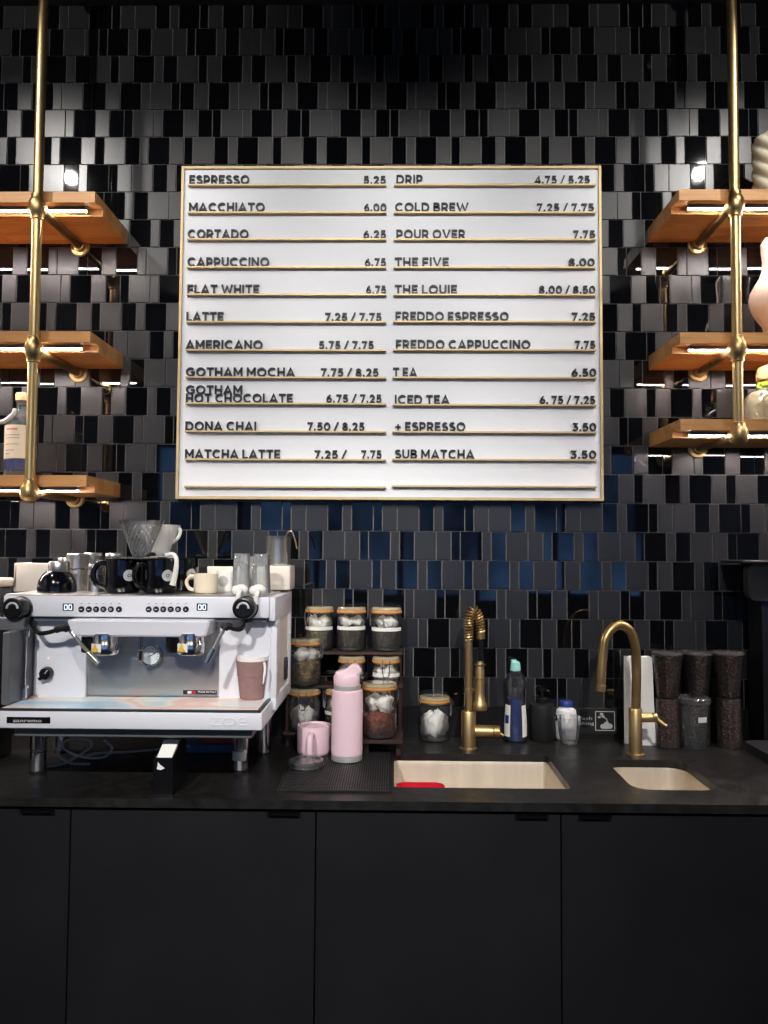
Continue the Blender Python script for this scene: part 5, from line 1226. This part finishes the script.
bm = nb(); lathe(bm, [(0,zb+.001),(rb_*.93,zb),(rb_,zb+.003),(rt*.93,z(706)),(rt*.95,z(701.5)),(rt,z(701))], (x,Y,0), 40); obj('cup_wall', bm, 'plastic_clear', t)
bm = nb(); lathe(bm, [(rt*1.02,z(702.5)),(rt*1.09,z(702)),(rt*1.09,z(698)),(rt*1.0,z(696.5)),(rt*.8,z(696.2)),(rt*.76,z(697.4)),(0,z(697.2))], (x,Y,0), 40); obj('lid', bm, 'plastic_clear', t)
bm = nb(); rl = rb_+(rt*.93-rb_)*.66
lathe(bm, [(rl*1.012,z(720)),(rl*1.02,z(720)),(rl*1.035,z(714.5)),(rl*1.027,z(714.5))], (x,Y,0), 6, a0=math.radians(268), arc=math.radians(42)); obj('label', bm, 'label', t, fixn=True)
bm = nb()
for yy in (722, 735): tube(bm, [((x+(rb_+(rt*.93-rb_)*((750-yy)/44))*1.006*math.cos(a_)), Y+(rb_+(rt*.93-rb_)*((750-yy)/44))*1.006*math.sin(a_), z(yy)) for a_ in [2*PI*k/36 for k in range(36)]], .0006, 5, closed=True)
obj('level_line', bm, 'plastic_clear', t)

# ------------------------------------------------------------------ black dispenser at the right edge
Yd = -.17
dx0 = P(748, 650, -.02).x; zd1 = P(750, 559.5, Yd).z
t = thing('drinks_dispenser', 'tall black drinks dispenser standing at the right end of the worktop', 'dispenser', (dx0+.12, -.2, ZC))
bm = nb(); box(bm, dx0+.004, dx0+.26, -.0995, -.008, ZC+.0003, zd1-.012, .004); obj('column', bm, 'dispenser', t)
bm = nb(); prism(bm, rrect(P(748,570,-.13).x, dx0+.24, P(750,601,-.13).z, zd1-.0105, .024, 6), -.13, Yd+.0695, 'Y'); obj('head', bm, 'dispgrey', t)
bm = nb(); box(bm, P(722, 558, -.02).x, dx0+.27, -.15, -.008, zd1-.010, zd1-.003, .002, 1); obj('top_plate', bm, 'dispenser', t)
bm = nb(); prism(bm, rrect(P(745,745,-.12).x, dx0+.26, -.36, -.1005, .03, 6), ZC+.0003, ZC+.024, 'Z'); obj('drip_base', bm, 'dispgrey', t)

# ------------------------------------------------------------------ things on the shelves
zsh = SL[2]+.0003; Y = -.15
def zz(cx, Y): return lambda yy: P(cx, yy, Y).z
x = P(21.5, 440, Y).x; s = S(Y); z = zz(21.5, Y)
t = thing('liquor_bottle', 'clear bottle with cream label and cork stopper on the lowest left shelf', 'bottle', (x, Y, zsh))
r = 15.6*s
bm = nb(); lathe(bm, [(0,zsh+.002),(r*.92,zsh),(r,zsh+.004),(r,z(424)),(r*.93,z(419)),(r*.6,z(414.5)),(6*s,z(411)),(5.6*s,z(404)),(6.2*s,z(403)),(6.2*s,z(401))], (x,Y,0), 36); obj('glass_body', bm, 'liquor', t)
bm = nb(); lathe(bm, [(r*1.004,z(460)),(r*1.012,z(460)),(r*1.012,z(427)),(r*1.004,z(427))], (x,Y,0), 24, a0=math.radians(188), arc=math.radians(170)); lb = obj('label', bm, 'creamcer', t, fixn=True)
bm = nb(); yt_ = Y-r*1.014
for (a_, b_, c2, m_) in ((13,25,431.2,0),(11,27,437,1),(12,27,440,1),(11,26,446,1),(11,22,452,1),(11,17,455.5,1)):
    hx = 1.6 if m_ == 0 else .7
    n = 8
    for k in range(n):
        u0, u1 = P(a_+(b_-a_)*k/n, c2, Y).x-x, P(a_+(b_-a_)*(k+.8)/n, c2, Y).x-x
        q = []
        for u, w in ((u0,c2+hx/2),(u1,c2+hx/2),(u1,c2-hx/2),(u0,c2-hx/2)):
            u = max(-r*.98, min(r*.98, u)); q.append(bm.verts.new((x+u*1.0, Y-math.sqrt(max(0,(r*1.016)**2-u*u)), z(w))))
        bm.faces.new(q).material_index = m_
obj('label_print', bm, ['redink','greyink'], lb)
bm = nb(); lathe(bm, [(r*1.004,z(470)),(r*1.012,z(470)),(r*1.012,z(461)),(r*1.004,z(461))], (x,Y,0), 24, a0=math.radians(188), arc=math.radians(170)); obj('lower_label', bm, 'navy', t, fixn=True)
bm = nb(); lathe(bm, [(0,z(404.5)),(5.0*s,z(404.5)),(5.0*s,z(401.2)),(6.6*s,z(401)),(6.9*s,z(395)),(6*s,z(393.4)),(0,z(393.2))], (x,Y,0), 28); obj('stopper', bm, 'cork', t)
# kettle whose spout reaches into view
Y = -.175; xk = P(-34, 450, Y).x
t = thing('gooseneck_kettle', 'white kettle at the left edge, only its thin spout in view', 'kettle', (xk, Y, zsh))
bm = nb(); lathe(bm, [(0,zsh),(.066,zsh),(.07,zsh+.004),(.055,zsh+.10),(.045,zsh+.13),(.02,zsh+.14),(0,zsh+.142)], (xk,Y,0), 36); lathe(bm, [(0,zsh+.142),(.012,zsh+.143),(.012,zsh+.158),(0,zsh+.16)], (xk,Y,0), 20); obj('body', bm, 'whitecer', t)
bm = nb(); tube(bm, spline([(xk+.055,Y,zsh+.03),(xk+.08,Y-.025,zsh+.06)]+[P(a_,b_,Y-.04) for a_,b_ in ((-6,426),(4,421.5),(11,416.5),(14,413),(14.6,408.5))], 6), [.007]*12+[.006]*13+[.0055]*11+[.004], 12); obj('spout', bm, 'whitecer', t)
# ivory twisted vase on the top right shelf
zsh = SR[0]+.0003; Y = -.14; x = P(774, 165, Y).x; s = S(Y); z = zz(774, Y)
t = thing('twisted_vase', 'ivory vase with thick twisted rope ridges at the right edge, top shelf', 'vase', (x, Y, zsh))
hv = z(136.5)-zsh; bm = nb(); n, mrow = 96, 40; rings = []
for j in range(mrow+1):
    f = j/mrow; rg_ = []
    for k in range(n):
        a = 2*PI*k/n; ph = (a*7/1.0 + f*2*PI*5.0) 
        r_ = 17.6*s*(1+.20*abs(math.sin(ph/2))**.7) if True else 0
        if f > .94: r_ *= 1-.25*(f-.94)/.06
        rg_.append(bm.verts.new((x+r_*math.cos(a), Y+r_*math.sin(a), zsh+hv*f)))
    rings.append(rg_)
for A, B in zip(rings, rings[1:]):
    for k in range(n): bm.faces.new((A[k],A[(k+1)%n],B[(k+1)%n],B[k]))
bm.faces.new(list(reversed(rings[0])))
C1 = [bm.verts.new((x+(v.co.x-x)*.8, Y+(v.co.y-Y)*.8, v.co.z-.004)) for v in rings[-1]]; C2 = [bm.verts.new((x+(v.co.x-x)*.9, Y+(v.co.y-Y)*.9, zsh+.01)) for v in C1]
for A, B in ((rings[-1],C1),(C1,C2)):
    for k in range(n): bm.faces.new((A[k],A[(k+1)%n],B[(k+1)%n],B[k]))
bm.faces.new(C2)
obj('ridged_body', bm, 'spiral', t, angle=70, fixn=True)
# blush curvy vase
zsh = SR[1]+.0003; Y = -.15; z = zz(781, Y); x = P(781, 290, Y).x; s = S(Y)
t = thing('curvy_vase', 'blush ceramic vase with pinched waist and round belly at the right edge', 'vase', (x, Y, zsh))
pr = [(0,zsh),(12.5*s,zsh),(13.5*s,zsh+.002)] + [(hw*s, z(yy)) for hw, yy in ((18,325),(23,318),(27,311),(29.6,304),(30,298),(28.5,291),(24.5,284),(20,277),(17.3,269),(16.8,260),(18,250),(18.2,243),(16,239.5),(12,238.5))] + [(11*s,z(242)),(12*s,z(262)),(0,z(266))]
bm = nb(); lathe(bm, pr, (x,Y,0), 44); obj('body', bm, 'peach', t)
bm = nb(); lathe(bm, [(0,0),(.007,0),(.007,.002),(0,.002)], (P(768.5,266,Y).x,Y-13.0*s,z(266)), 16, axis=(-.75,-.66,0)); obj('dark_inset', bm, 'black', t)
# bottle with green ribbon
zsh = SR[2]+.0003; Y = -.15; z = zz(776, Y); x = P(776, 400, Y).x; s = S(Y)
t = thing('ribbon_bottle', 'squat glass bottle with round cork and green ribbon on the lowest right shelf', 'bottle', (x, Y, zsh))
bm = nb(); lathe(bm, [(0,zsh+.002),(31*s,zsh),(33*s,zsh+.004),(33*s,z(408)),(31*s,z(399)),(26*s,z(393)),(18*s,z(390)),(13.5*s,z(388)),(13.5*s,z(380))], (x,Y,0), 40); obj('glass_body', bm, 'tequila', t)
bm = nb(); lathe(bm, [(13.7*s,z(387)),(15.5*s,z(386.5)),(15.5*s,z(382)),(13.7*s,z(381.5))], (x,Y,0), 32); tube(bm, [P(762,385,Y-.02), P(758.5,383,Y-.024), P(757.5,387,Y-.024), P(761,388.5,Y-.022)], .003, 8); obj('ribbon', bm, 'green', t, fixn=True)
bm = nb(); lathe(bm, [(0,z(381)),(17*s,z(381)),(18*s,z(379)),(18*s,z(372)),(16*s,z(367.5)),(11*s,z(366)),(0,z(365.5))], (x,Y,0), 32); obj('round_cork', bm, 'cork', t)
bm = nb()
for (px_, py_, rr_) in ((753.5,398,2.4),(767,397.5,3.0)):
    u = P(px_, py_, Y).x-x; rloc = 29*s; c0 = Vector((x+u, Y-math.sqrt(max(.0001,rloc*rloc-u*u)), z(py_))); ball(bm, c0, rr_*s, (1,.3,1), 2)
obj('dark_emblem', bm, 'greyink', t)
# small white cable on middle right shelf
zsh = SR[1]+.0003+.0016
bm = nb(); tube(bm, spline([Vector((P(x_,331,y_).x, y_, zsh+h_)) for x_, y_, h_ in ((686,-.12,0),(692,-.16,.004),(700,-.19,0),(708,-.17,.004),(713,-.15,0))], 8), .0014, 6)
tag(obj('thin_cord', bm, 'cable'), 'thin pale cord lying on the middle right shelf', 'cord')

# ------------------------------------------------------------------ light
def spot(name, loc, target, power, size, blend, col=(1,.93,.84), rad=.03):
    l = bpy.data.lights.new(name, 'SPOT'); l.energy = power; l.spot_size = math.radians(size); l.spot_blend = blend; l.color = col; l.shadow_soft_size = rad
    o = bpy.data.objects.new(name, l); C.objects.link(o); loc = Vector(loc)*U; target = Vector(target)*U
    o.location = loc; o.rotation_euler = (target-loc).to_track_quat('-Z','Y').to_euler(); return o
ZL = ZTOP-.02
W1 = (1,.96,.92)
spot('spot_a', (-1.44,-1.06,ZL), (-1.02,0,2.0), 58, 62, .5, W1)
spot('spot_b', (-.42,-2.2,ZL), (-.30,0,1.98), 150, 42, .7, W1)
spot('spot_c', (1.30,-1.00,ZL), (.98,0,2.0), 42, 62, .5, W1)
spot('spot_g', (.50,-2.2,ZL), (.38,0,1.98), 122, 42, .7, W1)
spot('front_a', (-.9,-3.2,ZL), (-.55,-.4,.60), 400, 42, .8, W1)
spot('front_b', (.5,-3.2,ZL), (.15,-.4,.60), 330, 42, .8, W1)
spot('top_fill_a', (-1.2,-3.0,ZL-.05), (-1.55,0,3.1), 150, 58, .8, W1)  # added fill, no real fixture: lifts the tiles at the top left
spot('top_fill_b', (1.2,-3.0,ZL-.05), (1.55,0,3.1), 150, 58, .8, W1)  # matching added fill for the top right tiles
spot('side_fill_a', (-1.7,-1.9,ZL), (-2.75,-1.5,1.5), 160, 90, .6, W1)  # added spot: brightens the unseen left wall for the metals to reflect
spot('side_fill_b', (1.7,-1.9,ZL), (2.75,-1.5,1.5), 160, 90, .6, W1)  # same added reflection light on the unseen right wall
wd = bpy.data.worlds.new('world'); bpy.context.scene.world = wd; wd.use_nodes = True
nt = wd.node_tree; bg = nt.nodes['Background']; N = nt.nodes; L = nt.links
tc = N.new('ShaderNodeTexCoord'); nz = N.new('ShaderNodeTexNoise'); nz.inputs['Scale'].default_value = 9; nz.inputs['Detail'].default_value = 3
cr = N.new('ShaderNodeValToRGB'); e = cr.color_ramp.elements
e[0].position = .40; e[0].color = (.03,.07,.16,1); e[1].position = .64; e[1].color = (.28,.62,1.35,1)
L.new(tc.outputs['Generated'], nz.inputs['Vector']); L.new(nz.outputs[0], cr.inputs[0]); L.new(cr.outputs[0], bg.inputs[0])
bg.inputs[1].default_value = 1.0
al = bpy.data.lights.new('window_portal', 'AREA'); al.shape = 'RECTANGLE'; al.size = (WX1-WX0)*U; al.size_y = (WZ1-WZ0)*U
al.cycles.is_portal = True
ao = bpy.data.objects.new('window_portal', al); C.objects.link(ao); ao.location = Vector(((WX0+WX1)/2, RY-.02, (WZ0+WZ1)/2))*U
ao.rotation_euler = (PI/2, 0, 0)

sc = bpy.context.scene
sc.view_settings.view_transform = 'Standard'; sc.view_settings.look = 'None'; sc.view_settings.gamma = 1; sc.view_settings.exposure = 0
sc.view_settings.use_curve_mapping = False
sc.cycles.max_bounces = 10; sc.cycles.transparent_max_bounces = 24; sc.cycles.caustics_reflective = True
sc.cycles.use_denoising = True
